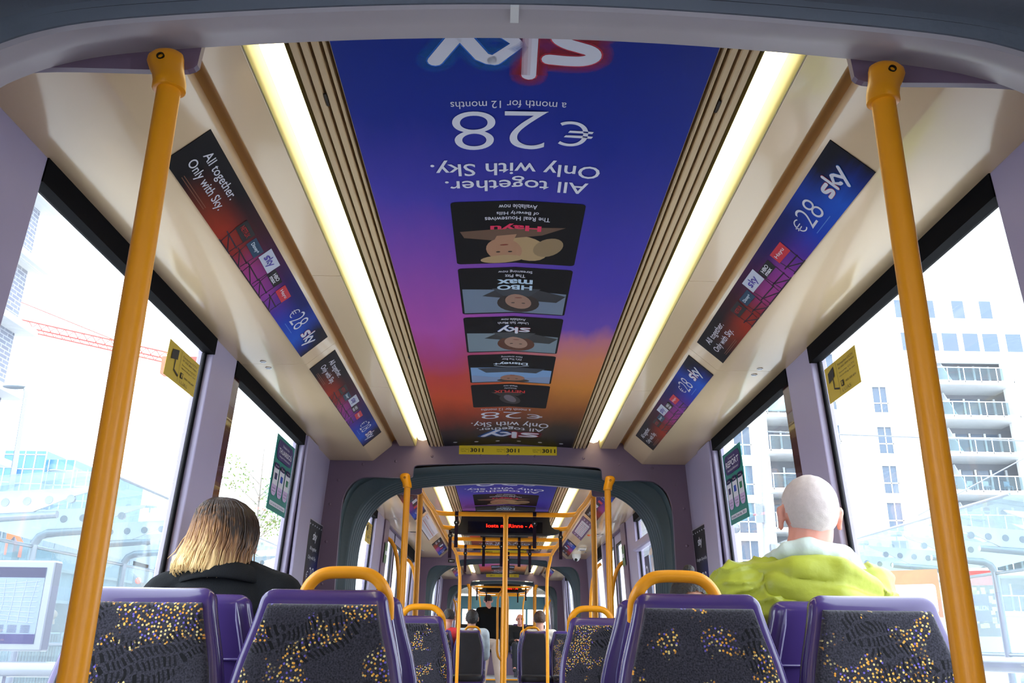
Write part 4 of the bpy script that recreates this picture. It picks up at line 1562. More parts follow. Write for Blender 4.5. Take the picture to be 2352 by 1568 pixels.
def front_row(y, words, zz=0.0, L=None, R=None):
    dup(seatW, (-0.830, y, GZ + zz), 'purple seat facing us by left window, %s' % words, SG)
    dup(L or seatL, (-0.438, y, GZ + zz), 'handled aisle seat facing us on the left, %s' % words, SG)
    dup(R or seatR, (0.438, y, GZ + zz), 'handled aisle seat facing us on the right, %s' % words, SG)
    dup(seatW, (0.830, y, GZ + zz), 'purple seat facing us by right window, %s' % words, SG)
back_row(2.42, ('holding the long haired passenger', 'hidden back to back with the nearest row', 'holding the lime jacket passenger'))
front_row(4.24, 'against the first bulkhead')
dkL = make_seat('small dark handled aisle seat in third car, left of the central pole', 1, 'blackpad')
dkR = make_seat('small dark handled aisle seat in third car, right of the central pole', -1, 'blackpad')
dkL.location = (-0.438, 12.13, GZ + DZC)
dkR.location = (0.438, 12.13, GZ + DZC)
dkL['group'] = dkR['group'] = SG
dup(seatW, (-0.838, 12.13, GZ + DZC), 'small seat before the red hooded passenger, by left window', SG)
dup(seatW, (0.838, 12.13, GZ + DZC), 'small seat by right window in the nearest row of the third car', SG)
back_row(12.45, ('holding the red hooded passenger', 'second row of the third car', 'second row of the third car'), DZC)
front_row(14.3, 'at the far end of the third car', DZC)

# ------------------------------------------------------------------ poles with moulded top brackets
def make_bracket_pole(label):
    t = thing('grab_pole', label, 'pole', local=True)
    p = MB()
    p.tube([(0, 0, 0), (0, 0, 0.9), (0, 0, 1.765)], 0.0175, 36)
    p.build('pole', M['yellow'], t, smooth=60)
    c = MB()
    rings = []
    for z, x, hx, hy, cy in ((1.752, 0, 0.0215, 0.0215, 0), (1.754, 0, 0.0235, 0.0235, 0), (1.775, -0.001, 0.0232, 0.0232, 0.001), (1.795, -0.004, 0.0235, 0.0225, 0.003), (1.815, -0.009, 0.0252, 0.021, 0.006),
                         (1.835, -0.0125, 0.0268, 0.020, 0.008), (1.850, -0.0135, 0.0262, 0.019, 0.010), (1.862, -0.013, 0.0225, 0.017, 0.013), (1.870, -0.0125, 0.016, 0.013, 0.016), (1.8735, -0.012, 0.007, 0.007, 0.02)):
        rings.append([(x * 1.25 + hx * 1.05 * math.cos(2 * PI * j / 20), cy + hy * math.sin(2 * PI * j / 20), 1.757 + (z - 1.752) * 0.68) for j in range(20)])
    c.loft(rings)
    c.build('bracket_cap', M['yellow'], t, smooth=60)
    s = MB()
    s.loft([[(-0.0150 + r * math.cos(2 * PI * j / 14), yy, 1.810 + r * math.sin(2 * PI * j / 14)) for j in range(14)] for yy, r in ((-0.006, 0.0060), (-0.0152, 0.0060), (-0.0154, 0.0044), (-0.0110, 0.0040))])
    s.build('screw', M['black'], t, smooth=30)
    return t
bp = make_bracket_pole('thick near yellow pole on the left crossing the window')
bp.location = (-0.546, 1.135, GZ)
PG = 'yellow poles with moulded brackets'
bp['group'] = PG
dup(bp, (0.546, 1.135, GZ), 'thick near yellow pole on the right crossing the window', PG, sx=-1)
dup(bp, (-0.545, 4.74, GZ), 'yellow pole on the first bulkhead, left of its opening', PG)
dup(bp, (0.545, 4.74, GZ), 'yellow pole on the first bulkhead, right of its opening', PG, sx=-1)
dup(bp, (-0.545, 14.91, GZ + DZC), 'thin distant yellow pole on third bulkhead, left side', PG)
dup(bp, (0.545, 14.91, GZ + DZC), 'thin distant yellow pole on third bulkhead, right side', PG, sx=-1)

def plain_pole(x, y, zt, label, curve=0.0, dz=0):
    m = MB()
    m.tube([(x, y, GZ + dz), (x, y, zt - 0.12 + dz), (x, y - 0.005, zt - 0.06 + dz), (x, y - 0.022, zt - 0.02 + dz), (x, y - 0.045, zt + dz)], 0.0175, 16)
    return tag(m.build('grab_pole', M['yellow'], smooth=60), label, 'pole', 'plain yellow poles behind the bulkheads')
for y, d, w in ((5.56, 0, 'first'), (11.30, DZC, 'second'), (15.75, DZD, 'third')):
    plain_pole(-0.548, y, 2.04, 'shaded yellow pole just beyond the %s gangway on the left' % w, dz=d)
    plain_pole(0.552, y, 2.04, 'shaded yellow pole just beyond the %s gangway on the right' % w, dz=d)

# ------------------------------------------------------------------ overhead frame
def overhead(y0, dz, where, hang=True):
    Z = 1.985 + dz
    t = thing('overhead_handrail', 'yellow overhead rail frame hung across the %s' % where, 'handrail', (0, y0 + 2.6, Z), None)
    r = 0.0165
    X = 0.508
    for s in (-1, 1):
        m = MB()
        m.tube([(s * 0.545, y0 + 0.05, Z + 0.04), (s * 0.535, y0 + 0.2, Z + 0.02), (s * 0.52, y0 + 0.4, Z), (s * X, y0 + 0.7, Z), (s * X, y0 + 2.2, Z), (s * 0.495, y0 + 3.6, Z), (s * 0.49, y0 + 3.9, Z - 0.01),
                (s * 0.488, y0 + 4.05, Z - 0.05), (s * 0.472, y0 + 4.14, Z - 0.13), (s * 0.462, y0 + 4.18, Z - 0.22), (s * 0.46, y0 + 4.2, Z - 0.35), (s * 0.47, y0 + 4.2, GZ + dz)], r, 14)
        m.build('side_rail', M['yellow'], t, smooth=60)
    for i, (yy, zz) in enumerate(((0.95, 0), (1.78, 0.0), (2.56, 0.0), (3.22, 0), (3.9, -0.005))):
        m = MB()
        y = y0 + yy
        xe = X if yy < 3 else 0.497
        a = 0.11
        pts = []
        for k in range(7):
            th = PI / 2 * k / 6
            pts.append((-xe + a * (1 - math.cos(th)), y - a + a * math.sin(th), Z + zz))
        pts = pts + [(-p[0], p[1], p[2]) for p in pts[::-1]]
        m.tube(pts, r, 14)
        m.build('cross_rail', M['yellow'], t, smooth=60)
    m = MB()
    m.tube([(0.0, y0 + 0.95, GZ + dz), (0.0, y0 + 0.95, Z)], 0.0175, 20)
    p = m.build('grab_pole', M['yellow'], smooth=60)
    tag(p, 'central yellow pole standing in the middle of the %s aisle' % where, 'pole')
    c = MB()
    c.tube([(0, y0 + 0.95, Z - 0.028), (0, y0 + 0.95, Z - 0.005)], 0.0205, 20)
    c.build('collar', M['yellow'], p, smooth=60)
    # hanging straps
    return t
overhead(Y['b0'], 0, 'second car')
overhead(Y['d0'], DZD, 'last car')

M['webbing'] = mat('dark_purple_webbing', (34, 18, 34), 0.8, spec=0.2)
def make_strap():
    t = thing('hanging_strap', 'strap', 'strap', local=True)
    m = MB()
    # loop of webbing over the rail, then the doubled hanging part
    out = [(0.0195 * math.cos(math.radians(a)), 0.0195 * math.sin(math.radians(a))) for a in range(-50, 231, 20)]
    inn = [(0.0172 * math.cos(math.radians(a)), 0.0172 * math.sin(math.radians(a))) for a in range(230, -51, -20)]
    m.prism([(x, z) for x, z in out + inn], -0.0125, 0.0125, 'x')
    m.box((-0.0125, -0.004, -0.06), (0.0125, 0.004, -0.014))
    m.build('rail_loop', M['webbing'], t, bevel=0.001)
    m = MB()
    pts = [(0.0, -0.06), (-0.006, -0.10), (-0.012, -0.16), (-0.012, -0.215), (-0.006, -0.235), (0.006, -0.235), (0.012, -0.215), (0.012, -0.16), (0.006, -0.10)]
    inner = [(x * 0.72, z * 0.99 - 0.001) for x, z in pts]
    k = len(m.v)
    for x in (-0.0125, 0.0125):
        m.v += [Vector((x, y, z)) for y, z in pts] + [Vector((x, y, z)) for y, z in inner]
    n = len(pts)
    for i in range(n):
        j = (i + 1) % n
        m.f += [(i, j, 2 * n + j, 2 * n + i), (n + i, 3 * n + i, 3 * n + j, n + j), (i, n + i, n + j, j), (2 * n + i, 2 * n + j, 3 * n + j, 3 * n + i)]
    m.build('hand_loop', M['webbing'], t, bevel=0.001)
    m = MB()
    m.tube([(0, -0.008, -0.062), (0, 0.008, -0.062)], 0.019, 14)
    m.build('clamp', M['black'], t, smooth=40)
    m = MB()
    m.ball((0, -0.010, -0.062), 0.0055, 6, 10)
    m.build('clamp_screw', M['steel'], t, smooth=True)
    return t
strap = make_strap()
STG = 'dark hanging straps on the yellow rails'
spots = [(-0.352, 6.31, 'on the first rail left of the display'), (0.206, 6.31, 'on the first rail crossing the display lettering'), (-0.441, 7.14, 'at the left end of the display'), (0.447, 7.14, 'at the right end of the display'),
         (-0.185, 7.92, 'on the third rail, left of the pole'), (0.130, 7.92, 'on the third rail, right of the pole'), (-0.028, 7.92, 'on the third rail, mostly hidden by the pole'),
         (-0.373, 8.58, 'on the fourth rail at left'), (0.246, 8.58, 'on the fourth rail at right'), (0.045, 9.26, 'low one just right of the central pole')]
for i, (x, y, w) in enumerate(spots):
    if i == 0:
        strap.location = (x, y, 1.985)
        strap['label'] = 'dark hanging strap ' + w
        strap['group'] = STG
    else:
        dup(strap, (x, y, 1.985), 'dark hanging strap ' + w, STG)
for x, y, w in ((-0.46, 16.5, 'far left of last car'), (0.43, 16.5, 'far right of last car'), (0.30, 17.33, 'right of far display'), (-0.30, 17.33, 'left of far display'), (0.10, 18.11, 'under far display at middle')):
    dup(strap, (x, y, 1.985 + DZD), 'tiny distant strap, ' + w, STG)

# ------------------------------------------------------------------ destination displays
def display(y, dz, words, label, a0, a1):
    t = thing('information_display', label, 'display', (0, y, 1.95 + dz))
    sh = [(-0.355, 2.12), (-0.356, 2.055), (-0.362, 2.02), (-0.378, 1.995), (-0.40, 1.982), (-0.436, 1.975), (-0.44, 1.955), (-0.42, 1.945), (-0.36, 1.938), (-0.325, 1.930),
          (0.325, 1.930), (0.36, 1.938), (0.42, 1.945), (0.44, 1.955), (0.436, 1.975), (0.40, 1.982), (0.378, 1.995), (0.362, 2.02), (0.356, 2.055), (0.355, 2.12)]
    m = MB()
    m.loft([[(x, y + 0.0, z + dz) for x, z in sh], [(x, y + 0.09, z + dz) for x, z in sh]])
    m.build('casing', M['black'], t, bevel=0.004)
    fr = Frame((-0.30, y - 0.001, 1.945 + dz), (1, 0, 0), (0, 0, 1), 0.60, 0.09)
    m = MB()
    m.slab(fr.p(0, 0), fr.p(fr.w, 0), fr.p(fr.w, fr.h), fr.p(0, fr.h), -0.001)
    m.build('screen', flat('screen_black', (6, 5, 7), 0.15), t)
    m = MB()
    fr.text(m, words, a0 + 0.30, 0.044, a1 - a0, 0.028, 0.001, 0.012)
    m.build('glowing_letters', M['led'], t)
    return t
M['led'] = mat('red_led', (120, 10, 6), 0.5, emit=((255, 26, 10), 3.2))
display(7.10, 0, 'Iosta na Rinne - Ai', 'black hanging display with red dotted destination words', -0.152, 0.235)
display(17.30, DZD, 'na Rinne - Ai', 'small distant black display with blurred red words', -0.02, 0.30)

# ------------------------------------------------------------------ small fittings on the right cove
t = thing('dome_camera', 'white dome security camera under the right cove of the second car', 'camera', (0.815, 10.0, 2.0))
m = MB(); m.tube([(0.815, 10.0, 2.06), (0.815, 10.0, 2.02)], [0.05, 0.047], 20); m.build('housing', M['white'], t, smooth=40)
m = MB(); m.ball((0.815, 10.0, 2.02), 0.038, 8, 16); m.build('dome', M['white'], t, smooth=True)
m = MB(); m.ball((0.808, 9.975, 1.998), 0.018, 8, 12); m.build('lens', M['black'], t, smooth=True)
t = thing('smoke_detector', 'small white square unit ahead of the dome camera', 'detector', (0.815, 9.29, 2.03))
m = MB(); m.box((0.775, 9.22, 2.035), (0.855, 9.36, 2.06)); m.build('body', M['white'], t, bevel=0.008)
m = MB(); m.box((0.79, 9.235, 2.031), (0.84, 9.31, 2.035)); m.build('grille_slot', M['steel'], t)
t = thing('door_buzzer', 'little orange lamp on right cove above the doors', 'lamp', (0.776, 8.14, 2.05))
m = MB(); m.ball((0.776, 8.14, 2.06), 0.02, 6, 12, (1, 1, 0.6)); m.build('lens', flat('orange_lens', (226, 92, 20), 0.2), t, smooth=True)
for s in (-1, 1):
    m = MB().box((min(s * 0.80, s * 0.86), 8.07, 2.0570), (max(s * 0.80, s * 0.86), 8.10, 2.0600))
    tag(m.build('door_sensor', M['black']), 'flat black door sensor bar on the %s cove' % ('left' if s < 0 else 'right'), 'sensor')

# ------------------------------------------------------------------ curved grab rails by the doors
def door_rail(s, y, ztop, label, dz=0, sw=0.12):
    m = MB()
    xt = xw(ztop) - 0.01
    pts = [(xt, ztop), (xt - 0.03, ztop - 0.02), (xt - 0.06, ztop - 0.07), (xt - 0.085, ztop - 0.16), (xt - 0.10, ztop - 0.28), (xt - 0.105, ztop - 0.42), (xt - 0.105, GZ + 0.3)]
    m.tube([(s * x, y + sw * min(1, (ztop - z) * 2.2), z + dz) for x, z in pts], 0.0165, 14)
    tag(m.build('door_grab_rail', M['yellow'], smooth=60), label, 'handrail', 'curved yellow rails beside the doors')
door_rail(-1, 7.42, 1.93, 'curved yellow rail by left door, seen just inside the gangway arch')
door_rail(-1, 9.05, 1.90, 'bright curved yellow rail on left, beyond the door')
door_rail(1, 7.42, 1.76, 'shaded curved yellow rail at right door near post')
door_rail(1, 9.05, 1.88, 'bright curved yellow rail on right beyond the door')
for s in (-1, 1):
    sd = 'left' if s < 0 else 'right'
    door_rail(s, 17.7, 1.85, 'tiny distant curved rail by %s door of last car' % sd, DZD)
    door_rail(s, 19.3, 1.85, 'tiny farthest curved rail on %s side of last car' % sd, DZD)

# hoop pole in the third car
t = thing('hoop_pole', 'yellow pole with long hand hoops in the third car aisle', 'pole', (0.0, 11.9, GZ))
m = MB(); m.tube([(0.02, 11.9, GZ), (0.02, 11.9, 2.13 + DZC)], 0.0175, 16); m.build('pole', M['yellow'], t, smooth=60)
for s, dx in ((-1, 0.085), (1, 0.045)):
    m = MB()
    z0, z1 = 0.86 + DZC, 1.73 + DZC
    pts = [(0, z1), (0.4, z1 - 0.01), (0.8, z1 - 0.05), (1.0, z1 - 0.12), (1.02, z1 - 0.3), (0.98, z0 + 0.3), (1.0, z0 + 0.12), (0.8, z0 + 0.05), (0.4, z0 + 0.01), (0, z0)]
    m.tube([(0.02 + s * dx * x, 11.9, z) for x, z in pts], 0.015, 12)
    m.build('hand_hoop', M['yellow'], t, smooth=60)

# ------------------------------------------------------------------ far step and cab
m = MB().box((-1.06, 18.6, GZ - 0.05), (1.06, 21.0, 0.42)); struct(m.build('floor_raised', M['floor']))
m = MB().box((-0.6, 18.57, 0.40), (0.6, 18.63, 0.425)); tag(m.build('step_nosing', M['yellow']), 'yellow strip along the edge of the far step', 'step edge')
M['cabblue'] = mat('cab_teal_panel', (96, 150, 166), 0.3)
t = thing('cab_bulkhead', 'teal cab partition with a bright window at the far end', 'partition', (0.1, 20.9, 0.42))
m = MB(); m.box((-1.0, 20.93, 1.83), (1.0, 20.98, 2.12)); m.build('upper_panel', M['cabblue'], t)
m = MB(); m.box((-1.0, 20.93, 0.9), (1.0, 20.98, 1.50)); m.build('console_panel', M['black'], t)
for x in (-0.95, 0.12, 0.55):
    m = MB(); m.box((x, 20.92, 1.5), (x + 0.05, 20.97, 1.83)); m.build('post', M['cabblue'], t)
m = MB(); m.box((0.14, 20.9, 1.25), (0.5, 20.93, 1.34)); m.build('label_strip', M['white'], t)
# ------------------------------------------------------------------ people
from mathutils import noise as mnoise
def cap(m, a, b, ra, rb, n=12):
    a = Vector(a); b = Vector(b)
    m.ball(a, ra, 8, n)
    m.ball(b, rb, 8, n)
    if (b - a).length > 1e-5:
        m.tube([a, b], [ra, rb], n)

def melt(m, name, material, parent, voxel=0.008, smooth=6, wrinkle=None, T=None):
    """fuse overlapping shapes into one continuous surface"""
    me = bpy.data.meshes.new('tmp')
    vs = [T(p) if T else p for p in m.v]
    me.from_pydata([tuple(p) for p in vs], [], m.f)
    bm = bmesh.new(); bm.from_mesh(me)
    bmesh.ops.recalc_face_normals(bm, faces=bm.faces)
    bm.to_mesh(me); bm.free()
    ob = bpy.data.objects.new('tmp', me)
    COL.objects.link(ob)
    md = ob.modifiers.new('r', 'REMESH'); md.mode = 'VOXEL'; md.voxel_size = voxel
    md = ob.modifiers.new('s', 'SMOOTH'); md.iterations = smooth; md.factor = 0.5
    dg = bpy.context.evaluated_depsgraph_get()
    new = bpy.data.meshes.new_from_object(ob.evaluated_get(dg))
    bpy.data.objects.remove(ob)
    bpy.data.meshes.remove(me)
    new.name = name
    if wrinkle:
        nor = [v.normal.copy() for v in new.vertices]
        for v, nn in zip(new.vertices, nor):
            v.co += nn * wrinkle(v.co)
    w = Vector(parent['_w'])
    for v in new.vertices:
        v.co -= w
    new.shade_smooth()
    new.materials.clear()
    new.materials.append(material)
    o = bpy.data.objects.new(name, new)
    COL.objects.link(o)
    o.parent = parent
    return o

def rot_z(a):
    return Matrix.Rotation(a, 4, 'Z')

def hand_shapes(m, wrist, elbow, palm_n, k=1.0, curl=0.5, thumb=1):
    """palm, five fingers; palm_n is the way the palm faces"""
    wrist = Vector(wrist)
    d = (wrist - Vector(elbow)).normalized()
    nrm = Vector(palm_n).normalized()
    nrm = (nrm - d * nrm.dot(d)).normalized()
    sd = d.cross(nrm) * thumb
    kn = wrist + d * 0.085 * k
    for t in (-0.03, -0.01, 0.01, 0.03):
        cap(m, wrist + d * 0.015 * k + sd * t * 0.6 * k, kn + sd * t * k, 0.014 * k, 0.0115 * k, 8)
    for t, L in ((0.033, 0.068), (0.011, 0.078), (-0.011, 0.073), (-0.032, 0.056)):
        a = kn + sd * t * k
        b = a + (d + nrm * curl * 0.5).normalized() * L * 0.45 * k
        c = b + (d + nrm * curl * 1.5).normalized() * L * 0.32 * k
        e = c + (d + nrm * curl * 3.0).normalized() * L * 0.25 * k
        cap(m, a, b, 0.0095 * k, 0.0085 * k, 8)
        cap(m, b, c, 0.0085 * k, 0.008 * k, 8)
        cap(m, c, e, 0.008 * k, 0.007 * k, 8)
    a = wrist + d * 0.02 * k + sd * 0.028 * k
    b = a + (d * 0.6 + sd * 0.9 + nrm * 0.3).normalized() * 0.04 * k
    c = b + (d * 0.9 + sd * 0.3 + nrm * 0.5).normalized() * 0.03 * k
    cap(m, a, b, 0.013 * k, 0.0105 * k, 8)
    cap(m, b, c, 0.0105 * k, 0.009 * k, 8)

def person(name, label, pos, yaw, pose, head, skin, top, topcol, legcol, voxel=0.009, shoe=(30, 30, 34), width=1.0, jacket_r=0.02, lean_f=0.0, group=None, coat_len=0.0, wr=0.004, neck=0.15, nk=1.0, drop=0.06, fold=False):
    """pos: seat surface point (sit) or floor point (stand); yaw 0 faces +Y; head: (x,y,z) offset of head centre from pos in local axes"""
    R = rot_z(yaw)
    P0 = Vector(pos)
    T = lambda p: P0 + R @ Vector(p)
    t = thing(name, label, 'person', tuple(P0), group)
    hx, hy, hz = head
    nb = Vector((hx * 0.55, hy * 0.45 - 0.01, hz - neck))     # neck base
    w = width
    sh = 0.175 * w
    S_ = [Vector((nb.x + s * sh, nb.y - 0.005, nb.z - drop)) for s in (-1, 1)]
    if pose == 'sit':
        pel = Vector((0, 0.0, 0.10))
        hips = [Vector((s * 0.09, 0.02, 0.085)) for s in (-1, 1)]
        knees = [Vector((s * 0.11, 0.44, 0.09)) for s in (-1, 1)]
        ank = [Vector((s * 0.11, 0.42, -0.36)) for s in (-1, 1)]
        toe = [Vector((s * 0.12, 0.56, -0.405)) for s in (-1, 1)]
        elb = [Vector((nb.x + s * 0.190 * w, nb.y + 0.07, nb.z - 0.33)) for s in (-1, 1)]
        wri = [Vector((s * 0.09, 0.27, 0.185)) for s in (-1, 1)]
        pn = (0, 0.2, -1)
    else:
        pel = Vector((0, 0, 0.93))
        hips = [Vector((s * 0.085, 0, 0.90)) for s in (-1, 1)]
        knees = [Vector((-0.10, 0.02, 0.49)), Vector((0.12, 0.05, 0.49))]
        ank = [Vector((-0.14, -0.03, 0.08)), Vector((0.17, 0.02, 0.08))]
        toe = [Vector((-0.15, 0.12, 0.035)), Vector((0.18, 0.17, 0.035))]
        elb = [Vector((nb.x + s * 0.235 * w, nb.y + 0.03, nb.z - 0.33)) for s in (-1, 1)]
        wri = [Vector((s * 0.15, 0.22, nb.z - 0.40)) for s in (-1, 1)]
        pn = (0, -0.3, 1)
    chest = Vector((nb.x * 0.8, nb.y * 0.7 - 0.0, nb.z - 0.17))
    waist = pel * 0.55 + chest * 0.45
    # ---- body: one continuous surface
    m = MB()
    cap(m, pel, waist, 0.125, 0.115)
    cap(m, waist, chest, 0.115, 0.12)
    cap(m, chest, nb + Vector((0, 0, -0.06)), 0.12, 0.07)
    cap(m, nb + Vector((0, 0, -0.05)), Vector((hx, hy - 0.012, hz - 0.05)), 0.060 * nk, 0.054 * nk)
    for i, s in ((0, -1), (1, 1)):
        cap(m, nb + Vector((s * 0.05, 0, -0.05)), S_[i], 0.05, 0.055)
        cap(m, S_[i], elb[i], 0.052, 0.040)
        cap(m, elb[i], wri[i], 0.038, 0.026)
        hand_shapes(m, wri[i], elb[i], pn, 1.0, 0.6, thumb=-s)
        cap(m, hips[i], knees[i], 0.082, 0.056)
        cap(m, knees[i], ank[i], 0.054, 0.036)
        cap(m, ank[i], toe[i], 0.036, 0.03)
    H = Vector((hx, hy, hz))
    m.ball(H + Vector((0, -0.012, 0.018)), 1.0, 12, 20, (0.0775, 0.097, 0.092))
    m.ball(H + Vector((0, 0.022, -0.052)), 1.0, 10, 16, (0.056, 0.068, 0.066))
    m.ball(H + Vector((0, 0.062, -0.098)), 1.0, 8, 12, (0.026, 0.022, 0.018))
    cap(m, H + Vector((0, 0.088, 0.0)), H + Vector((0, 0.104, -0.035)), 0.009, 0.014, 8)
    for s in (-1, 1):
        for dz_, r_ in ((0.016, 0.016), (-0.004, 0.015), (-0.024, 0.011)):
            m.ball(H + Vector((s * (0.086 + 0.2 * max(0, dz_)), -0.006 - dz_ * 0.2, dz_ - 0.012)), 1.0, 6, 10, (0.0085, r_ * 1.1, r_ * 1.25))
    m.ball(H + Vector((0, 0.083, -0.062)), 1.0, 6, 10, (0.024, 0.010, 0.007))
    melt(m, 'body', skin, t, voxel=voxel, smooth=3, T=T)
    for s in (-1, 1):
        e = MB(); e.ball(T(H + Vector((s * 0.030, 0.082, 0.006))), 0.011, 6, 10)
        e.build('eye', flat('eye_dark', (40, 34, 32), 0.3), t, smooth=True)
    # ---- trousers
    m = MB()
    cap(m, pel, pel + Vector((0, 0, 0.06)), 0.142, 0.135)
    for i in (0, 1):
        cap(m, hips[i], knees[i], 0.094, 0.070)
        cap(m, knees[i], ank[i] + Vector((0, 0, 0.03)), 0.068, 0.054)
    melt(m, 'trousers', legcol, t, voxel=max(voxel, 0.010), smooth=5, T=T)
    for i in (0, 1):
        m = MB()
        cap(m, ank[i] + Vector((0, -0.02, -0.02)), toe[i], 0.044, 0.036)
        melt(m, 'shoe', flat('shoe_%d_%d_%d' % tuple(shoe), shoe), t, voxel=0.010, smooth=3, T=T)
    # ---- jacket
    m = MB()
    jr = jacket_r
    low = pel + Vector((0, 0, 0.02 - coat_len))
    if coat_len:
        m.ball(low, 1.0, 8, 16, (0.17 + jr, 0.13 + jr, 0.08))
    m.loft([[(lambda a: (c.x + hx_ * math.copysign(abs(math.cos(a)) ** 0.8, math.cos(a)), c.y + hy_ * math.copysign(abs(math.sin(a)) ** 0.8, math.sin(a)), c.z))(2 * PI * j / 24) for j in range(24)] for c, hx_, hy_ in
            ((low, 0.16 * w + jr, 0.115 + jr), (waist, 0.150 * w + jr, 0.110 + jr), (chest + Vector((0, 0, -0.02)), 0.172 * w + jr, 0.118 + jr), (chest + Vector((0, 0, 0.06)), 0.178 * w + jr, 0.112 + jr), (nb + Vector((0, 0, -0.045)), 0.13 * w + jr, 0.08 + jr), (nb + Vector((0, 0, -0.005)), 0.058 + jr, 0.058 + jr))])
    for i, s in ((0, -1), (1, 1)):
        cap(m, nb + Vector((s * 0.06, 0, -0.045)), S_[i], 0.050 + jr, 0.058 + jr)
        cap(m, S_[i], elb[i], 0.060 + jr, 0.050 + jr)
        cap(m, elb[i], wri[i] - (wri[i] - elb[i]).normalized() * 0.02, 0.050 + jr, 0.034 + jr * 0.6)
    wf = None
    if wr:
        def wf(co):
            q = Vector((co.x * 9, co.y * 9, co.z * 5))
            return wr * (mnoise.noise(q) + 0.6 * mnoise.noise(q * 2.3) - 0.5 * abs(mnoise.noise(q * 1.4 + Vector((4, 1, 2)))))
    if fold:
        def wf(co):
            q = Vector((co.x * 5 + co.z * 7, co.y * 5, co.z * 9 - co.x * 6))
            a_ = 1 - abs(mnoise.noise(q)) * 2
            b_ = 1 - abs(mnoise.noise(q * 1.9 + Vector((3, 7, 1)))) * 2
            return wr * (max(0, a_) ** 3 * 0.9 + max(0, b_) ** 4 * 0.7 - 0.5)
    melt(m, top, topcol, t, voxel=voxel, smooth=6, T=T, wrinkle=wf)
    return t, T, H, nb

M['skin'] = mat('skin', (206, 150, 128), 0.5, sub=0, noise=(30, 0.05))
M['skinpink'] = mat('pink_skin', (218, 150, 132), 0.5, noise=(24, 0.06))
M['skintan'] = mat('tan_skin', (186, 130, 104), 0.5, noise=(24, 0.05))
M['blackwool'] = mat('black_wool_coat', (16, 18, 22), 0.9, spec=0.25, bump=(300, 0.3))
M['lime'] = mat('lime_shell_fabric', (164, 170, 50), 0.5, bump=(25, 0.25), noise=(6, 0.05))
M['lining'] = mat('pale_hood_lining', (196, 208, 200), 0.45, bump=(30, 0.3), noise=(7, 0.08))
M['navytr'] = mat('dark_trousers', (34, 36, 46), 0.8)
M['beige'] = mat('beige_trousers', (206, 184, 168), 0.8)
M['redcloth'] = mat('red_hoodie', (200, 44, 52), 0.8, bump=(60, 0.3))
M['lightcloth'] = mat('light_blue_grey_jacket', (196, 208, 220), 0.7, noise=(14, 0.2))
M['creamcloth'] = mat('cream_jumper', (214, 204, 192), 0.8)
M['darkhair'] = mat('dark_brown_hair', (32, 24, 22), 0.55, bump=(120, 0.6), noise=(60, 0.3))
M['greyhair'] = mat('white_cropped_hair', (204, 190, 186), 0.8, bump=(500, 0.25), noise=(120, 0.05))

def hair_cap(t, T, H, material, line, k=1.045, name='hair', thick=0.0, fr=None):
    """hair over the skull above the hairline; line(x,y) gives the lower edge relative to H"""
    m = MB()
    n, mm = 60, 80
    c = Vector((0, -0.012, 0.018))
    grid = {}
    for i in range(n + 1):
        a = -PI / 2 + PI * i / n
        for j in range(mm):
            b = 2 * PI * j / mm
            d = Vector((math.cos(a) * math.cos(b) * 0.0775, math.cos(a) * math.sin(b) * 0.097, math.sin(a) * 0.092))
            g = k + thick * mnoise.noise(d * 60)
            grid[i, j] = H + c + d * g
    def keep(p):
        q = p - H
        return q.z > line(q.x, q.y)
    idx = {}
    def vid(i, j):
        j %= mm
        if (i, j) not in idx:
            idx[i, j] = len(m.v)
            m.v.append(T(grid[i, j]))
        return idx[i, j]
    for i in range(n):
        for j in range(mm):
            ps = [grid[i, j], grid[i, (j + 1) % mm], grid[i + 1, (j + 1) % mm], grid[i + 1, j]]
            if all(keep(p) for p in ps):
                m.f.append((vid(i, j), vid(i, j + 1), vid(i + 1, j + 1), vid(i + 1, j)))
    return m.build(name, material, t, smooth=180)

SEATZ = 0.70
# --- the man in the lime jacket, window seat on the right, seen from behind
tm, Tm, Hm, nbm = person('person', 'white haired man in lime jacket seated with his back to us by right window', (0.78, 2.585, SEATZ), 0, 'sit', (0.093, -0.012, 0.785), M['skinpink'], 'jacket', M['lime'], M['navytr'],
                         voxel=0.0065, width=1.06, jacket_r=0.026, wr=0.016, neck=0.145, nk=1.14, drop=0.075, fold=True)
hair_cap(tm, Tm, Hm, M['greyhair'], lambda x, y: -0.066 + max(0, y + 0.03) * 1.3 + max(0, abs(x) - 0.058) * 3.2 + 0.004 * math.sin(x * 900), 1.022, thick=0.02)
def sheet_melt(nm, mt, shapes, par, T, voxel=0.006, wr=0.005, fq=(14, 14, 8), sm=6):
    m = MB()
    for sh in shapes:
        if len(sh) == 4:
            cap(m, *sh)
        else:
            m.ball(sh[0], 1.0, 10, 16, sh[1])
    return melt(m, nm, mt, par, voxel=voxel, smooth=sm, T=T, wrinkle=lambda co: wr * mnoise.noise(Vector((co.x * fq[0], co.y * fq[1], co.z * fq[2]))))
n_ = nbm
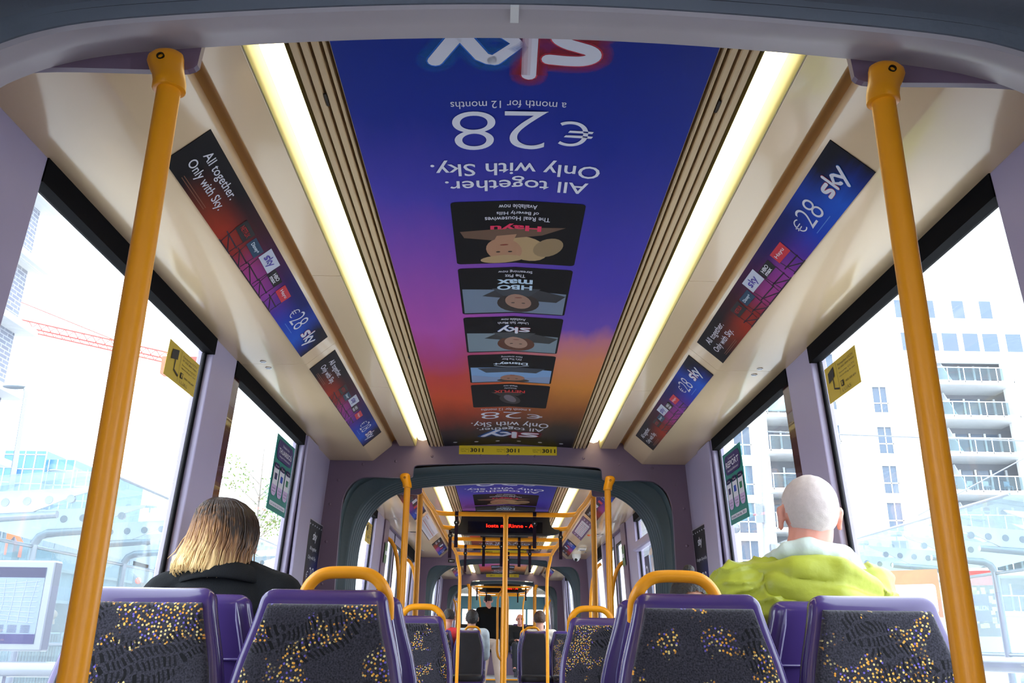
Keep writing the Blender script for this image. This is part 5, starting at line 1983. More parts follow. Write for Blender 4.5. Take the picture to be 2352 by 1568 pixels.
sheet_melt('hood_lining', M['lining'], [
    (n_ + Vector((-0.085, 0.01, 0.012)), n_ + Vector((-0.055, -0.055, 0.030)), 0.019, 0.026),
    (n_ + Vector((-0.055, -0.055, 0.030)), n_ + Vector((0.02, -0.085, 0.036)), 0.026, 0.032),
    (n_ + Vector((0.02, -0.085, 0.036)), n_ + Vector((0.10, -0.070, 0.016)), 0.032, 0.034),
    (n_ + Vector((0.10, -0.070, 0.016)), n_ + Vector((0.165, -0.03, -0.030)), 0.034, 0.028),
    (n_ + Vector((0.165, -0.03, -0.030)), n_ + Vector((0.205, 0.0, -0.060)), 0.028, 0.018),
    (n_ + Vector((0.06, -0.01, 0.03)), n_ + Vector((0.10, 0.03, 0.0)), 0.028, 0.03)], tm, Tm, wr=0.008, fq=(30, 30, 14))
sheet_melt('hood', M['lime'], [
    (n_ + Vector((-0.135, -0.03, -0.030)), n_ + Vector((-0.05, -0.100, -0.022)), 0.028, 0.040),
    (n_ + Vector((-0.05, -0.100, -0.022)), n_ + Vector((0.06, -0.125, -0.028)), 0.040, 0.044),
    (n_ + Vector((0.06, -0.125, -0.028)), n_ + Vector((0.17, -0.080, -0.065)), 0.044, 0.036),
    (n_ + Vector((-0.10, -0.09, -0.07)), n_ + Vector((0.05, -0.130, -0.10)), 0.04, 0.045),
    (n_ + Vector((0.05, -0.130, -0.10)), n_ + Vector((0.17, -0.09, -0.13)), 0.045, 0.035),
    (n_ + Vector((-0.02, -0.11, -0.12)), n_ + Vector((0.12, -0.10, -0.16)), 0.035, 0.03)], tm, Tm, wr=0.012, fq=(12, 12, 22))
sheet_melt('shirt_collar', M['white'], [(n_ + Vector((-0.05, -0.042, 0.034)), n_ + Vector((0.055, -0.045, 0.038)), 0.014, 0.014)], tm, Tm, wr=0.001)

# --- the woman with long blonde ends, window seat on the left
tw, Tw, Hw, nbw = person('person', 'passenger with long brown to blonde hair and black coat by left window', (-0.80, 2.60, SEATZ), 0, 'sit', (-0.044, 0.045, 0.705), M['skin'], 'coat', M['blackwool'], M['navytr'],
                         voxel=0.007, width=0.86, jacket_r=0.026, wr=0.003, neck=0.098, drop=0.088)
m = MB()
n_ = nbw
pts = []
for a in range(200, 341, 14):
    e = math.radians(a)
    pts.append(Tw(n_ + Vector((0.118 * math.cos(e), 0.098 * math.sin(e), 0.012 + 0.012 * math.sin(e) - 0.03 * abs(math.cos(e)) ** 2))))
rings = []
for i, p in enumerate(pts):
    tdir = (pts[min(i + 1, len(pts) - 1)] - pts[max(i - 1, 0)]).normalized()
    out = tdir.cross(Vector((0, 0, 1))).normalized()
    rings.append([p + out * (0.010 * math.cos(b)) + Vector((0, 0, 1)) * (0.026 * math.sin(b)) - out * 0.02 * math.sin(b) for b in [2 * PI * k / 12 for k in range(12)]])
m.loft(rings)
m.build('coat_collar', M['blackwool'], tw, smooth=60)
# hair in world space around the head
def hair_mat(name, root, mid, tip, z0, z1):
    m = bpy.data.materials.new(name)
    m.use_nodes = True
    n = m.node_tree.nodes; l = m.node_tree.links
    b = n['Principled BSDF']
    b.inputs['Roughness'].default_value = 0.42
    g = n.new('ShaderNodeNewGeometry')
    sp = n.new('ShaderNodeSeparateXYZ')
    l.new(g.outputs['Position'], sp.inputs[0])
    mp = n.new('ShaderNodeMapping')
    mp.inputs['Scale'].default_value = (150, 150, 9)
    l.new(g.outputs['Position'], mp.inputs[0])
    nz = n.new('ShaderNodeTexNoise')
    nz.inputs['Scale'].default_value = 1.0
    nz.inputs['Detail'].default_value = 3
    l.new(mp.outputs[0], nz.inputs['Vector'])
    mr = n.new('ShaderNodeMapRange')
    mr.inputs['From Min'].default_value = z1
    mr.inputs['From Max'].default_value = z0
    l.new(sp.outputs['Z'], mr.inputs[0])
    mx_ = n.new('ShaderNodeMapRange')                # the right side stays darker: lowlights
    mx_.inputs['From Min'].default_value = -0.86
    mx_.inputs['From Max'].default_value = -0.76
    mx_.inputs['To Min'].default_value = 0.0
    mx_.inputs['To Max'].default_value = -0.45
    l.new(sp.outputs['X'], mx_.inputs[0])
    ad = n.new('ShaderNodeMath'); ad.operation = 'ADD'
    l.new(mr.outputs[0], ad.inputs[0]); l.new(mx_.outputs[0], ad.inputs[1])
    a2 = n.new('ShaderNodeMath'); a2.operation = 'MULTIPLY_ADD'
    a2.inputs[1].default_value = 1.1
    l.new(nz.outputs['Fac'], a2.inputs[0]); l.new(ad.outputs[0], a2.inputs[2])
    a3 = n.new('ShaderNodeMath'); a3.operation = 'SUBTRACT'
    a3.inputs[1].default_value = 0.55
    l.new(a2.outputs[0], a3.inputs[0])
    c = n.new('ShaderNodeValToRGB')
    e = c.color_ramp.elements
    e.new(0.5); 
    for q, (p, col) in zip(e, ((0.05, root), (0.42, mid), (0.85, tip))):
        q.position = p; q.color = lin(col)
    l.new(a3.outputs[0], c.inputs[0])
    l.new(c.outputs[0], b.inputs['Base Color'])
    bp = n.new('ShaderNodeBump'); bp.inputs['Strength'].default_value = 0.6; bp.inputs['Distance'].default_value = 0.004
    l.new(nz.outputs['Fac'], bp.inputs['Height']); l.new(bp.outputs[0], b.inputs['Normal'])
    return m
M['ombre'] = hair_mat('brown_to_blonde_hair', (44, 28, 22), (150, 104, 62), (232, 196, 134), 1.30, 1.50)
hs = [(1.520, -0.868, 2.650, 0.012, 0.012), (1.516, -0.866, 2.648, 0.036, 0.045), (1.503, -0.862, 2.646, 0.058, 0.075), (1.480, -0.855, 2.640, 0.079, 0.098), (1.450, -0.849, 2.634, 0.090, 0.108), (1.415, -0.847, 2.625, 0.097, 0.108),
      (1.380, -0.850, 2.612, 0.100, 0.102), (1.350, -0.858, 2.596, 0.101, 0.092), (1.325, -0.864, 2.582, 0.105, 0.078), (1.306, -0.868, 2.568, 0.098, 0.068), (1.296, -0.868, 2.562, 0.084, 0.050)]
def hring(z, cx, cy, hx_, hy_, n=72, k=1.0):
    r = []
    for j in range(n):
        a = 2 * PI * j / n
        g = 1 + 0.035 * math.sin(13 * a + z * 9) * min(1, (1.52 - z) * 9) + 0.02 * math.sin(29 * a + 2) * min(1, (1.52 - z) * 9)
        zz = z
        if z < 1.34:
            zz = z - 0.018 * max(0, math.cos(a)) + 0.012 * max(0, -math.cos(a)) + 0.006 * math.sin(11 * a)
        r.append((cx + hx_ * g * k * math.cos(a), cy + hy_ * g * k * math.sin(a), zz))
    return r
m = MB()
m.loft([hring(*h) for h in hs])
m.build('hair', M['ombre'], tw, smooth=180)
m = MB()
rnd = random.Random(5)
for q in range(230):
    a0 = rnd.uniform(PI * 0.95, PI * 2.05)
    drift = rnd.uniform(-0.25, 0.25)
    kk = rnd.uniform(1.0, 1.035)
    pts = []
    last = rnd.choice([8, 9, 9, 9, 10])
    for i in range(1, last + 1):
        z, cx, cy, hx_, hy_ = hs[i]
        a = a0 + drift * i / 9 + 0.02 * math.sin(i * 1.7 + q)
        pts.append((cx + hx_ * kk * math.cos(a), cy + hy_ * kk * math.sin(a), z - (0.02 * max(0, math.cos(a)) if z < 1.34 else 0) + (rnd.uniform(-0.014, 0.002) if i == last else 0)))
    nn = len(pts)
    m.tube(pts, [0.0019 * (1 - 0.6 * (i / (nn - 1)) ** 3) for i in range(nn)], 5)
# a few long locks on the right side falling lower
for q in range(26):
    x = -0.775 + rnd.uniform(-0.012, 0.02)
    y = 2.60 + rnd.uniform(-0.03, 0.05)
    m.tube([(x - 0.015, y + 0.01, 1.44), (x, y, 1.38), (x + 0.006, y - 0.008, 1.33), (x + rnd.uniform(-0.01, 0.006), y - 0.012, 1.285 + rnd.uniform(0, 0.02))], [0.002, 0.002, 0.0016, 0.0006], 5)
for q in range(22):
    x = -0.945 + rnd.uniform(-0.012, 0.02)
    y = 2.585 + rnd.uniform(-0.02, 0.04)
    m.tube([(x + 0.03, y + 0.02, 1.43), (x + 0.008, y + 0.005, 1.39), (x - 0.008, y, 1.355), (x - 0.022 + rnd.uniform(-0.004, 0.006), y - 0.01, 1.325 + rnd.uniform(-0.01, 0.012))], [0.002, 0.002, 0.0016, 0.0006], 5)
m.build('hair_strands', M['ombre'], tw, smooth=180)

# --- passenger with a hair bun, bowed head, beside the first bulkhead on the right
tb, Tb, Hb, nbb = person('person', 'dark haired passenger with a small bun, bent low behind right seat handle', (0.838, 4.02, SEATZ), PI, 'sit', (0.05, 0.14, 0.60), M['skintan'], 'coat', mat('dark_grey_coat', (48, 44, 50), 0.8), M['navytr'], voxel=0.010, width=0.95, jacket_r=0.02)
hair_cap(tb, Tb, Hb, M['darkhair'], lambda x, y: -0.06 + max(0, y - 0.02) * 1.2, 1.10, thick=0.05)
m = MB(); m.ball(Tb(Hb + Vector((0, -0.02, 0.125))), 1.0, 8, 14, (0.026, 0.024, 0.024)); m.build('hair_bun', M['darkhair'], tb, smooth=True)

# --- standing man, far down the aisle, seen from behind
ts, Ts, Hs, nbs = person('person', 'man in black coat and beige trousers standing far down the aisle', (-0.21, 17.85, GZ + DZD), 0, 'stand', (-0.06, 0.05, 1.655), M['skinpink'], 'coat', mat('black_coat', (12, 12, 14), 0.9, spec=0.2), M['beige'], voxel=0.011, width=1.06, jacket_r=0.03, coat_len=-0.03)
hair_cap(ts, Ts, Hs, M['darkhair'], lambda x, y: -0.015 + max(0, y) * 0.8, 1.07, thick=0.04)
# --- red hooded passenger
tr_, Tr_, Hr_, nr_ = person('person', 'short haired passenger in red hoodie, seated beyond second gangway on the left', (-0.83, 12.62, SEATZ + DZC), 0, 'sit', (0.09, 0.02, 0.70), M['skin'], 'hoodie', M['redcloth'], M['navytr'], voxel=0.011, jacket_r=0.02)
hair_cap(tr_, Tr_, Hr_, M['darkhair'], lambda x, y: -0.03 + max(0, y) * 0.9, 1.07, thick=0.04)
# --- woman in a light jacket, dark hair
tl_, Tl_, Hl_, nl_ = person('person', 'dark haired passenger in light jacket behind the small left aisle seat', (-0.438, 12.62, SEATZ + DZC), 0, 'sit', (0.02, 0.03, 0.69), M['skintan'], 'jacket', M['lightcloth'], M['white'], voxel=0.011, jacket_r=0.025, width=1.0, shoe=(40, 42, 46))
hair_cap(tl_, Tl_, Hl_, M['darkhair'], lambda x, y: -0.09 + max(0, y) * 1.1, 1.14, thick=0.05)
# --- passenger at the right
tq, Tq, Hq, nq = person('person', 'brown haired passenger in cream behind the small right aisle seat', (0.52, 12.62, SEATZ + DZC), 0, 'sit', (0.0, 0.03, 0.69), M['skin'], 'jumper', M['creamcloth'], M['navytr'], voxel=0.011, jacket_r=0.02)
hair_cap(tq, Tq, Hq, mat('brown_hair', (70, 44, 30), 0.5, bump=(120, 0.5)), lambda x, y: -0.05 + max(0, y) * 1.0, 1.08, thick=0.04)
# --- bald man in black, on the raised far floor, facing us
dup(seatW, (0.40, 20.0, 0.42), 'purple seat on raised floor under the distant bald passenger', SG)
tz, Tz, Hz, nz = person('person', 'bald passenger in black seated on the far raised floor, facing us', (0.40, 19.85, 0.42 + SEATZ - GZ), PI, 'sit', (0.0, 0.03, 0.62), M['skinpink'], 'jumper', mat('black_jumper', (18, 18, 22), 0.9), M['navytr'], voxel=0.012, jacket_r=0.02)
# ------------------------------------------------------------------ outside the windows
M['paving'] = mat('pale_platform_paving', (196, 196, 194), 0.7, noise=(3, 0.06))
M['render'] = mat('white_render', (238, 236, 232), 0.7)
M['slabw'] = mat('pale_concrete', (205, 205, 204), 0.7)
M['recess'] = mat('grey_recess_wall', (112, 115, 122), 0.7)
M['wglass'] = mat('house_window_glass', (70, 90, 112), 0.15, spec=0.6)
M['wframe'] = mat('white_window_frame', (232, 236, 238), 0.5)
M['rail_glass'] = glass('balcony_glass', (215, 232, 236), 0.12, 0.9)
M['roof_glass'] = glass('canopy_glass', (222, 238, 240), 0.10, 0.96)
M['shel'] = mat('painted_shelter_steel', (168, 174, 180), 0.35)
M['shel2'] = mat('shelter_tube_steel', (128, 134, 142), 0.25, metal=0.4)
M['hoard'] = mat('pale_blue_hoarding', (116, 134, 148), 0.6)
M['brick'] = None

struct(MB().box((-80, -20, -0.35), (80, 130, -0.25)).build('ground', mat('pale_roadway', (170, 170, 172), 0.8, noise=(1, 0.05))))
for s in (-1, 1):
    struct(MB().box((min(s * 1.30, s * 7.4), -6, -0.25), (max(s * 1.30, s * 7.4), 40, 0.08)).build('platform_slab', M['paving']))
# tram skirt so that the ground light does not come up through the sides
def shelter(s, x_tip, x_post, y0, n, zr, side, name_pl):
    t = thing('tram_shelter', 'white steel and glass stop canopy outside the %s windows' % side, 'shelter', (s * x_post, y0 + n * 0.75, 0.08))
    L = 1.5 * n
    x_back = x_post + 1.6
    m = MB()
    m.loft([[(s * (x_tip - 0.25), y, zr + 0.10), (s * x_post, y, zr - 0.06), (s * x_back, y, zr + 0.02), (s * x_back, y, zr + 0.045), (s * x_post, y, zr - 0.035), (s * (x_tip - 0.25), y, zr + 0.125)] for y in (y0 - 0.5, y0 + L)])
    m.build('roof_glass', M['roof_glass'], t)
    m = MB()
    m.tube([(s * (x_tip - 0.25), y0 - 0.5, zr + 0.11), (s * (x_tip - 0.25), y0 + L, zr + 0.11)], 0.02, 8)
    m.build('roof_edge', M['shel2'], t, smooth=60)
    for i in range(n):
        y = y0 + 1.5 * i + 0.1
        m = MB()
        prof = [(x_tip, zr + 0.0), (x_tip + 0.05, zr - 0.04), (x_tip + 0.35, zr - 0.14), (x_post - 0.5, zr - 0.40), (x_post, zr - 0.50), (x_post + 0.9, zr - 0.28), (x_back, zr - 0.05), (x_back, zr), (x_post, zr - 0.09)]
        m.prism([(s * a, b) for a, b in prof], y, y + 0.03)
        m.build('roof_fin', M['shel'], t)
        m = MB()
        for f in (0.22, 0.40, 0.58, 0.76):
            a = x_tip + (x_post - x_tip) * f
            m.loft([[(s * a + 0.05 * math.cos(2 * PI * k / 12), yy, zr - 0.13 - 0.10 * f + 0.05 * math.sin(2 * PI * k / 12)) for k in range(12)] for yy in (y - 0.006, y + 0.036)])
        m.build('fin_roundel', M['shel2'], t)
        m = MB()
        m.tube([(s * x_post, y, 0.08), (s * x_post, y, zr - 0.55)], 0.055, 12)
        m.tube([(s * x_post, y, zr - 0.55), (s * (x_post - 0.06), y, zr - 0.45), (s * (x_post - 0.16), y, zr - 0.40), (s * (x_post - 1.0), y, zr - 0.34)], [0.055, 0.055, 0.055, 0.045], 12)
        m.build('post', M['shel2'], t, smooth=60)
        m = MB()
        m.tube([(s * (x_tip + 0.55), y + 0.02, zr + 0.10), (s * (x_tip + 0.55), y + 0.02, zr + 0.18)], 0.012, 8)
        m.tube([(s * (x_tip + 0.55), y + 0.02, zr + 0.18), (s * (x_tip + 0.55), y + 0.02, zr + 0.195)], 0.10, 14)
        m.build('glass_fixing', M['shel2'], t, smooth=40)
        if i < n - 1:
            m = MB()
            m.box((s * x_post - 0.008, y + 0.1, 0.5), (s * x_post + 0.008, y + 1.42, zr - 0.6))
            m.build('side_glass', M['roof_glass'], t)
    m = MB()
    m.tube([(s * x_post, y0, 1.02), (s * x_post, y0 + L, 1.02)], 0.03, 8)
    m.tube([(s * x_post, y0, zr - 0.58), (s * x_post, y0 + L, zr - 0.58)], 0.025, 8)
    m.build('cross_tube', M['shel2'], t, smooth=60)
    return t
shelter(-1, 4.95, 6.4, 10.6, 7, 2.86, 'left', '')
shelter(1, 6.6, 8.0, 11.4, 7, 2.84, 'right', '')

# tall panels of the hoarding with an orange mark
t = thing('hoarding', 'pale ribbed hoarding with orange mark behind the left shelter', 'hoarding', (-9.2, 22, -0.25))
for i in range(16):
    y = 13.0 + i * 1.25
    m = MB()
    zz = 3.35 if i < 3 else 3.1 + 0.12 * (i % 3)
    pts = []
    for k in range(11):
        pts.append((-9.0 - (0.05 if k % 2 else 0.0), y + 1.22 * k / 10))
    m.loft([[(x, yy, z) for x, yy in pts] + [(x - 0.03, yy, z) for x, yy in pts[::-1]] for z in (-0.2, zz)])
    m.build('hoarding_panel', M['hoard'], t)
m = MB().box((-9.08, 12.5, 2.36), (-8.94, 33, 2.42)); m.build('rail', M['shel2'], t)
m = MB().box((-9.08, 12.5, 1.76), (-8.92, 33, 1.82)); m.build('rail', M['shel2'], t)
m = MB().box((-8.98, 17.3, -0.25), (-8.95, 19.9, 1.74)); m.build('dark_base', mat('slate_wall', (40, 50, 62), 0.7), t)
fr = Frame((-8.94, 16.02, 2.5), (0, 1, 0), (0, 0, 1), 0.7, 0.5)
m = MB()
ribbon(fr, m, [(0.08, 0.0), (0.08, 0.52)], 0.14, 0.01, caps=False)
ribbon(fr, m, [(0.02, 0.22), (0.30, 0.42), (0.60, 0.24), (0.60, 0.0)], 0.13, 0.012, caps=False)
m.build('orange_mark', flat('orange_paint', (244, 92, 30)), t)
# crowd barrier with a passer-by
t = thing('crowd_barrier', 'grey steel crowd barrier outside, low behind the map screen', 'barrier', (-7.6, 15.5, 0.08))
for i in range(3):
    y = 13.6 + i * 1.5
    m = MB()
    m.tube([(-7.9, y, 0.10), (-7.9, y, 1.18), (-7.9, y + 1.4, 1.18), (-7.9, y + 1.4, 0.10)], 0.02, 8)
    for k in range(1, 14):
        m.tube([(-7.9, y + k * 0.1, 0.3), (-7.9, y + k * 0.1, 1.18)], 0.008, 6)
    m.build('barrier_section', M['shel2'], t, smooth=60)
person('person', 'passer-by in dark clothes and cap beyond the crowd barrier outside left', (-8.5, 17.4, 0.0), PI * 0.5, 'stand', (0, 0.03, 1.50), M['skintan'], 'coat', mat('dark_coat', (40, 44, 54), 0.9), M['navytr'], voxel=0.012)

# map screen on the left platform
t = thing('map_display', 'grey framed stop map display standing outside the left window', 'map board', (-3.4, 6.0, 0.08))
yb = 6.0
m = MB(); m.box((-3.92, yb, 1.03), (-2.99, yb + 0.10, 1.60)); m.build('frame', M['shel2'], t, bevel=0.012)
m = MB(); m.box((-3.87, yb - 0.004, 1.075), (-3.045, yb + 0.01, 1.555)); m.build('map_sheet', flat('map_blue', (112, 128, 150)), t)
fr = Frame((-3.87, yb - 0.004, 1.075), (1, 0, 0), (0, 0, 1), 0.825, 0.48)
for nm, rgb, r in (('heading_band', (26, 26, 66), (0, 0.415, 0.825, 0.48)), ('footer_band', (36, 32, 84), (0, 0, 0.825, 0.06)), ('legend_column', (138, 142, 156), (0.30, 0.08, 0.45, 0.40))):
    m = MB(); fr.panel(m, *r, lift=0.002); m.build(nm, flat(nm, rgb), t)
m = MB()
for q in range(9):
    ribbon(fr, m, [(0.47, 0.14 + 0.03 * q), (0.56 + 0.02 * math.sin(q), 0.15 + 0.028 * q), (0.80, 0.13 + 0.033 * q)], 0.003, 0.003, caps=False)
for q in range(5):
    ribbon(fr, m, [(0.50 + 0.065 * q, 0.13), (0.52 + 0.06 * q, 0.25), (0.50 + 0.07 * q, 0.40)], 0.003, 0.003, caps=False)
m.build('street_lines', flat('map_street', (150, 160, 174)), t)
m = MB()
for q in range(10):
    fr.panel(m, 0.31, 0.10 + 0.028 * q, 0.42 - 0.02 * (q % 3), 0.106 + 0.028 * q, 0.003)
for q in range(7):
    for w_ in range(4):
        fr.panel(m, 0.47 + 0.085 * w_, 0.070 + 0.007 * q, 0.53 + 0.085 * w_, 0.0725 + 0.007 * q, 0.003)
m.build('legend_print', flat('map_ink', (50, 54, 76)), t)
m = MB(); m.box((-3.46, yb + 0.02, 0.08), (-3.34, yb + 0.09, 1.04)); m.build('post', M['shel2'], t)
t = thing('platform_rail', 'thick pale metal rail below the map display outside', 'rail', (-3.5, 5.75, 0.08))
m = MB(); m.tube([(-4.4, 5.75, 0.93), (-2.75, 5.75, 0.93)], 0.045, 12); m.build('top_tube', M['shel2'], t, smooth=60)
for x in (-4.2, -3.15):
    m = MB(); m.box((x, 5.73, 0.08), (x + 0.09, 5.77, 0.92)); m.build('post', M['shel2'], t)

def brickmat():
    m = mat('grey_brick', (112, 116, 132), 0.8)
    n = m.node_tree.nodes; l = m.node_tree.links
    br = n.new('ShaderNodeTexBrick')
    tcn = n.new('ShaderNodeTexCoord')
    sp = n.new('ShaderNodeSeparateXYZ'); cb = n.new('ShaderNodeCombineXYZ')
    ad = n.new('ShaderNodeMath'); ad.operation = 'ADD'
    l.new(tcn.outputs['Object'], sp.inputs[0])
    l.new(sp.outputs['X'], ad.inputs[0]); l.new(sp.outputs['Y'], ad.inputs[1])
    l.new(ad.outputs[0], cb.inputs[0]); l.new(sp.outputs['Z'], cb.inputs[1])
    l.new(cb.outputs[0], br.inputs['Vector'])
    br.inputs['Scale'].default_value = 1
    br.inputs['Brick Width'].default_value = 0.45
    br.inputs['Row Height'].default_value = 0.15
    br.inputs['Mortar Size'].default_value = 0.02
    br.inputs['Color1'].default_value = lin((112, 116, 132))
    br.inputs['Color2'].default_value = lin((98, 102, 118))
    br.inputs['Mortar'].default_value = lin((150, 154, 164))
    l.new(br.outputs['Color'], n['Principled BSDF'].inputs['Base Color'])
    return m
M['brick'] = brickmat()
t = thing('office_building', 'grey brick building with white floor ledges, outside far left', 'building', (-22, 22, -0.25))
m = MB().box((-30, 12, -0.25), (-16.6, 28.0, 17.5)); m.build('wall', M['brick'], t)
for k, z in enumerate((4.0, 6.3, 8.55, 10.8, 13.1, 15.4)):
    m = MB().box((-30, 11.6, z), (-16.0, 28.3, z + 0.22)); m.build('ledge', M['slabw'], t)
    for j in range(6):
        y = 12.8 + j * 2.5
        m = MB().box((-16.62, y, z - 1.7), (-16.56, y + 1.5, z - 0.1)); m.build('window', M['wglass'], t)
t = thing('glass_office', 'distant blue glazed office block above the left shelter roof', 'building', (-31, 62, -0.25))
M['blueglass'] = mat('blue_curtain_wall', (70, 124, 176), 0.25)
for (x0, x1, y0, z1) in ((-34.5, -31.6, 60, 13.3), (-31.6, -29.8, 60.5, 12.8), (-29.8, -28.3, 61, 12.2), (-36, -33.4, 59.5, 12.1)):
    m = MB().box((x0, y0, -0.25), (x1, y0 + 8, z1)); m.build('block', M['blueglass'], t)
    m = MB()
    nx = int((x1 - x0) / 0.6)
    for i in range(nx + 1):
        m.box((x0 + i * (x1 - x0) / nx - 0.03, y0 - 0.05, 6), (x0 + i * (x1 - x0) / nx + 0.03, y0, z1))
    for z in range(7, int(z1) + 1):
        m.box((x0, y0 - 0.05, z), (x1, y0, z + 0.06))
    m.build('mullion_grid', M['render'], t)

# crane
t = thing('tower_crane', 'red tower crane jib crossing the sky outside the left windows', 'crane', (-60, 70, -0.25))
M['cranered'] = mat('crane_red', (222, 70, 58), 0.6)
m = MB()
A = Vector((-50, 70, 27.6)); B = Vector((-23, 70, 21.8))
nseg = 34
for o_ in ((0, 0), (0, 0.9), (0.0, 0.45)):
    yy = 0.5 if o_ == (0.0, 0.45) else 0
    m.tube([A + Vector((0, yy, o_[1])), B + Vector((0, yy, o_[1]))], 0.07, 5)
for i in range(nseg):
    p = A.lerp(B, i / nseg); q = A.lerp(B, (i + 1) / nseg)
    m.tube([p, q + Vector((0, 0, 0.9))], 0.035, 4)
    m.tube([p + Vector((0, 0, 0.9)), q], 0.035, 4)
m.build('jib', M['cranered'], t)
m = MB(); m.box((-28.6, 69.6, 21.9), (-25.5, 70.6, 23.4)); m.build('counterweight', M['cranered'], t)
m = MB(); m.tube([(-50.0, 70, -0.25), (-50.0, 70, 32.0)], 0.5, 4); m.build('mast', M['cranered'], t)
m = MB(); m.tube([(-50.0, 70, 31.5), (-33, 70, 24.9)], 0.04, 4); m.build('tie_rod', M['cranered'], t)

# street lamp left
t = thing('street_lamp', 'grey street lamp with flat oval head outside far left', 'street lamp', (-7.95, 14.0, 0.08))
m = MB(); m.tube([(-7.75, 14.0, 0.08), (-7.92, 14, 4.9), (-7.96, 14, 5.03)], [0.06, 0.035, 0.03], 10); m.build('post', M['shel2'], t, smooth=60)
m = MB(); m.ball((-8.13, 14.0, 5.03), 1.0, 8, 16, (0.20, 0.10, 0.035)); m.build('lamp_head', mat('lamp_head_grey', (120, 128, 138), 0.5), t, smooth=True)

# traffic light left
t = thing('traffic_light', 'small traffic signal glowing orange red outside, left of the seated woman', 'signal', (-7.0, 17.49, 0.08))
m = MB(); m.box((-7.12, 17.44, 1.95), (-6.88, 17.54, 2.75)); m.build('housing', M['hoard'], t, bevel=0.02)
m = MB(); m.box((-7.03, 17.46, 0.08), (-6.97, 17.52, 1.95)); m.build('post', M['shel2'], t)
m = MB(); m.ball((-7.0, 17.42, 2.16), 0.06, 8, 14, (1, 0.4, 1)); m.build('signal_lens', mat('amber_signal', (255, 90, 20), 0.4, emit=((255, 50, 5), 3.0)), t, smooth=True)
t2 = tag(MB().box((-7.15, 17.43, 2.40), (-6.85, 17.44, 2.55)).build('tram_signal_letters', M['inkd']), 'dark characters on the signal box outside left', 'sign')

# trees
def tree(name, label, x, y, h, zc, rr, nleaf, seed, colr):
    rnd = random.Random(seed)
    t = thing(name, label, 'tree', (x, y, 0))
    m = MB()
    m.tube([(x, y, -0.2), (x + 0.05, y, h * 0.5), (x, y + 0.1, h)], [0.07, 0.045, 0.01], 8)
    tips = []
    for i in range(26):
        z = zc - rr[2] + rnd.random() * rr[2] * 2
        a = rnd.uniform(0, 2 * PI)
        e = Vector((x + rr[0] * math.cos(a) * rnd.uniform(0.5, 1), y + rr[1] * math.sin(a) * rnd.uniform(0.5, 1), z + 0.35))
        s_ = Vector((x, y, max(0.5, z - 0.4)))
        m.tube([s_, s_.lerp(e, 0.5) + Vector((0, 0, 0.08)), e], [0.016, 0.010, 0.004], 5)
        tips.append((s_, e))
    m.build('trunk', mat('birch_bark', (150, 140, 128), 0.8), t, smooth=60)
    m = MB()
    for i in range(nleaf):
        s_, e = rnd.choice(tips)
        p = s_.lerp(e, rnd.uniform(0.35, 1.1)) + Vector((rnd.gauss(0, 0.13), rnd.gauss(0, 0.13), rnd.gauss(0, 0.12)))
        d = Vector((rnd.gauss(0, 1), rnd.gauss(0, 1), rnd.gauss(0, 1))).normalized() * 0.045
        q = d.cross(Vector((rnd.gauss(0, 1), rnd.gauss(0, 1), rnd.gauss(0, 1)))).normalized() * 0.026
        m.add([p - d, p + q, p + d, p - q], [(0, 1, 2, 3)])
    m.build('leaves', mat('spring_leaf', colr, 0.6, noise=(2, 0.2)), t)
tree('birch_tree', 'sparse young tree with yellow green leaves outside the left window behind the green poster', -6.7, 24.0, 6.2, 3.5, (1.3, 1.3, 2.2), 1500, 3, (110, 140, 36))
tree('birch_tree', 'leafy young tree at the far right edge beyond the shelter', 10.7, 16.1, 3.6, 2.3, (0.9, 1.1, 1.1), 1800, 5, (106, 140, 40))

# apartment block on the right
t = thing('apartment_building', 'white apartment block with stacked glass balconies outside the right windows', 'building', (30, 72, -0.25))
YF = 70.0
def wall_holes(x0, x1, z0, z1, holes):
    """front wall built as strips around rectangular holes"""
    m = MB()
    xs = sorted(set([x0, x1] + [h[0] for h in holes] + [h[1] for h in holes]))
    zs = sorted(set([z0, z1] + [h[2] for h in holes] + [h[3] for h in holes]))
    for a, b in zip(xs, xs[1:]):
        for c, d in zip(zs, zs[1:]):
            cx, cz = (a + b) / 2, (c + d) / 2
            if any(h[0] < cx < h[1] and h[2] < cz < h[3] for h in holes):
                continue
            m.box((a, YF, c), (b, YF + 0.35, d))
    return m
slabs = [21.9, 18.95, 15.9, 12.8, 9.7, 6.6, 3.6]
wins = []
for i, z in enumerate([21.6 - 2.1, 18.35 - 2.3, 15.2 - 2.4, 12.1 - 2.3, 9.0 - 2.2, 5.9 - 2.2]):
    wins.append((30.9, 32.2, z, z + 2.25))
    wins.append((26.4, 27.9, z + 0.2, z + 2.35))
    wins.append((28.1 - 9.2, 20.4, z - 0.3, z + 2.1))
wins.append((26.2, 28.0, 22.4, 24.6))
rec = [(34.4, 42.2, 3.6, 24.0), (21.8, 25.2, 3.6, 19.6)]
m = wall_holes(12, 60, -0.25, 30.0, rec + wins)
m.build('facade', M['render'], t)
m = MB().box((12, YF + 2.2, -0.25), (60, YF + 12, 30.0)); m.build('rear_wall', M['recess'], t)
for (a, b, c, d) in wins:
    m = MB().box((a, YF + 0.22, c), (b, YF + 0.28, d))
    w = m.build('window', M['wglass'], t)
    m = MB()
    for xx in (a, (a + b) / 2, b - 0.08):
        m.box((xx, YF + 0.16, c), (xx + 0.08, YF + 0.23, d))
    m.box((a, YF + 0.16, c + (d - c) * 0.36), (b, YF + 0.23, c + (d - c) * 0.36 + 0.09))
    m.box((a - 0.1, YF - 0.08, c - 0.12), (b + 0.1, YF + 0.3, c))
    m.build('window_frame', M['wframe'], w)
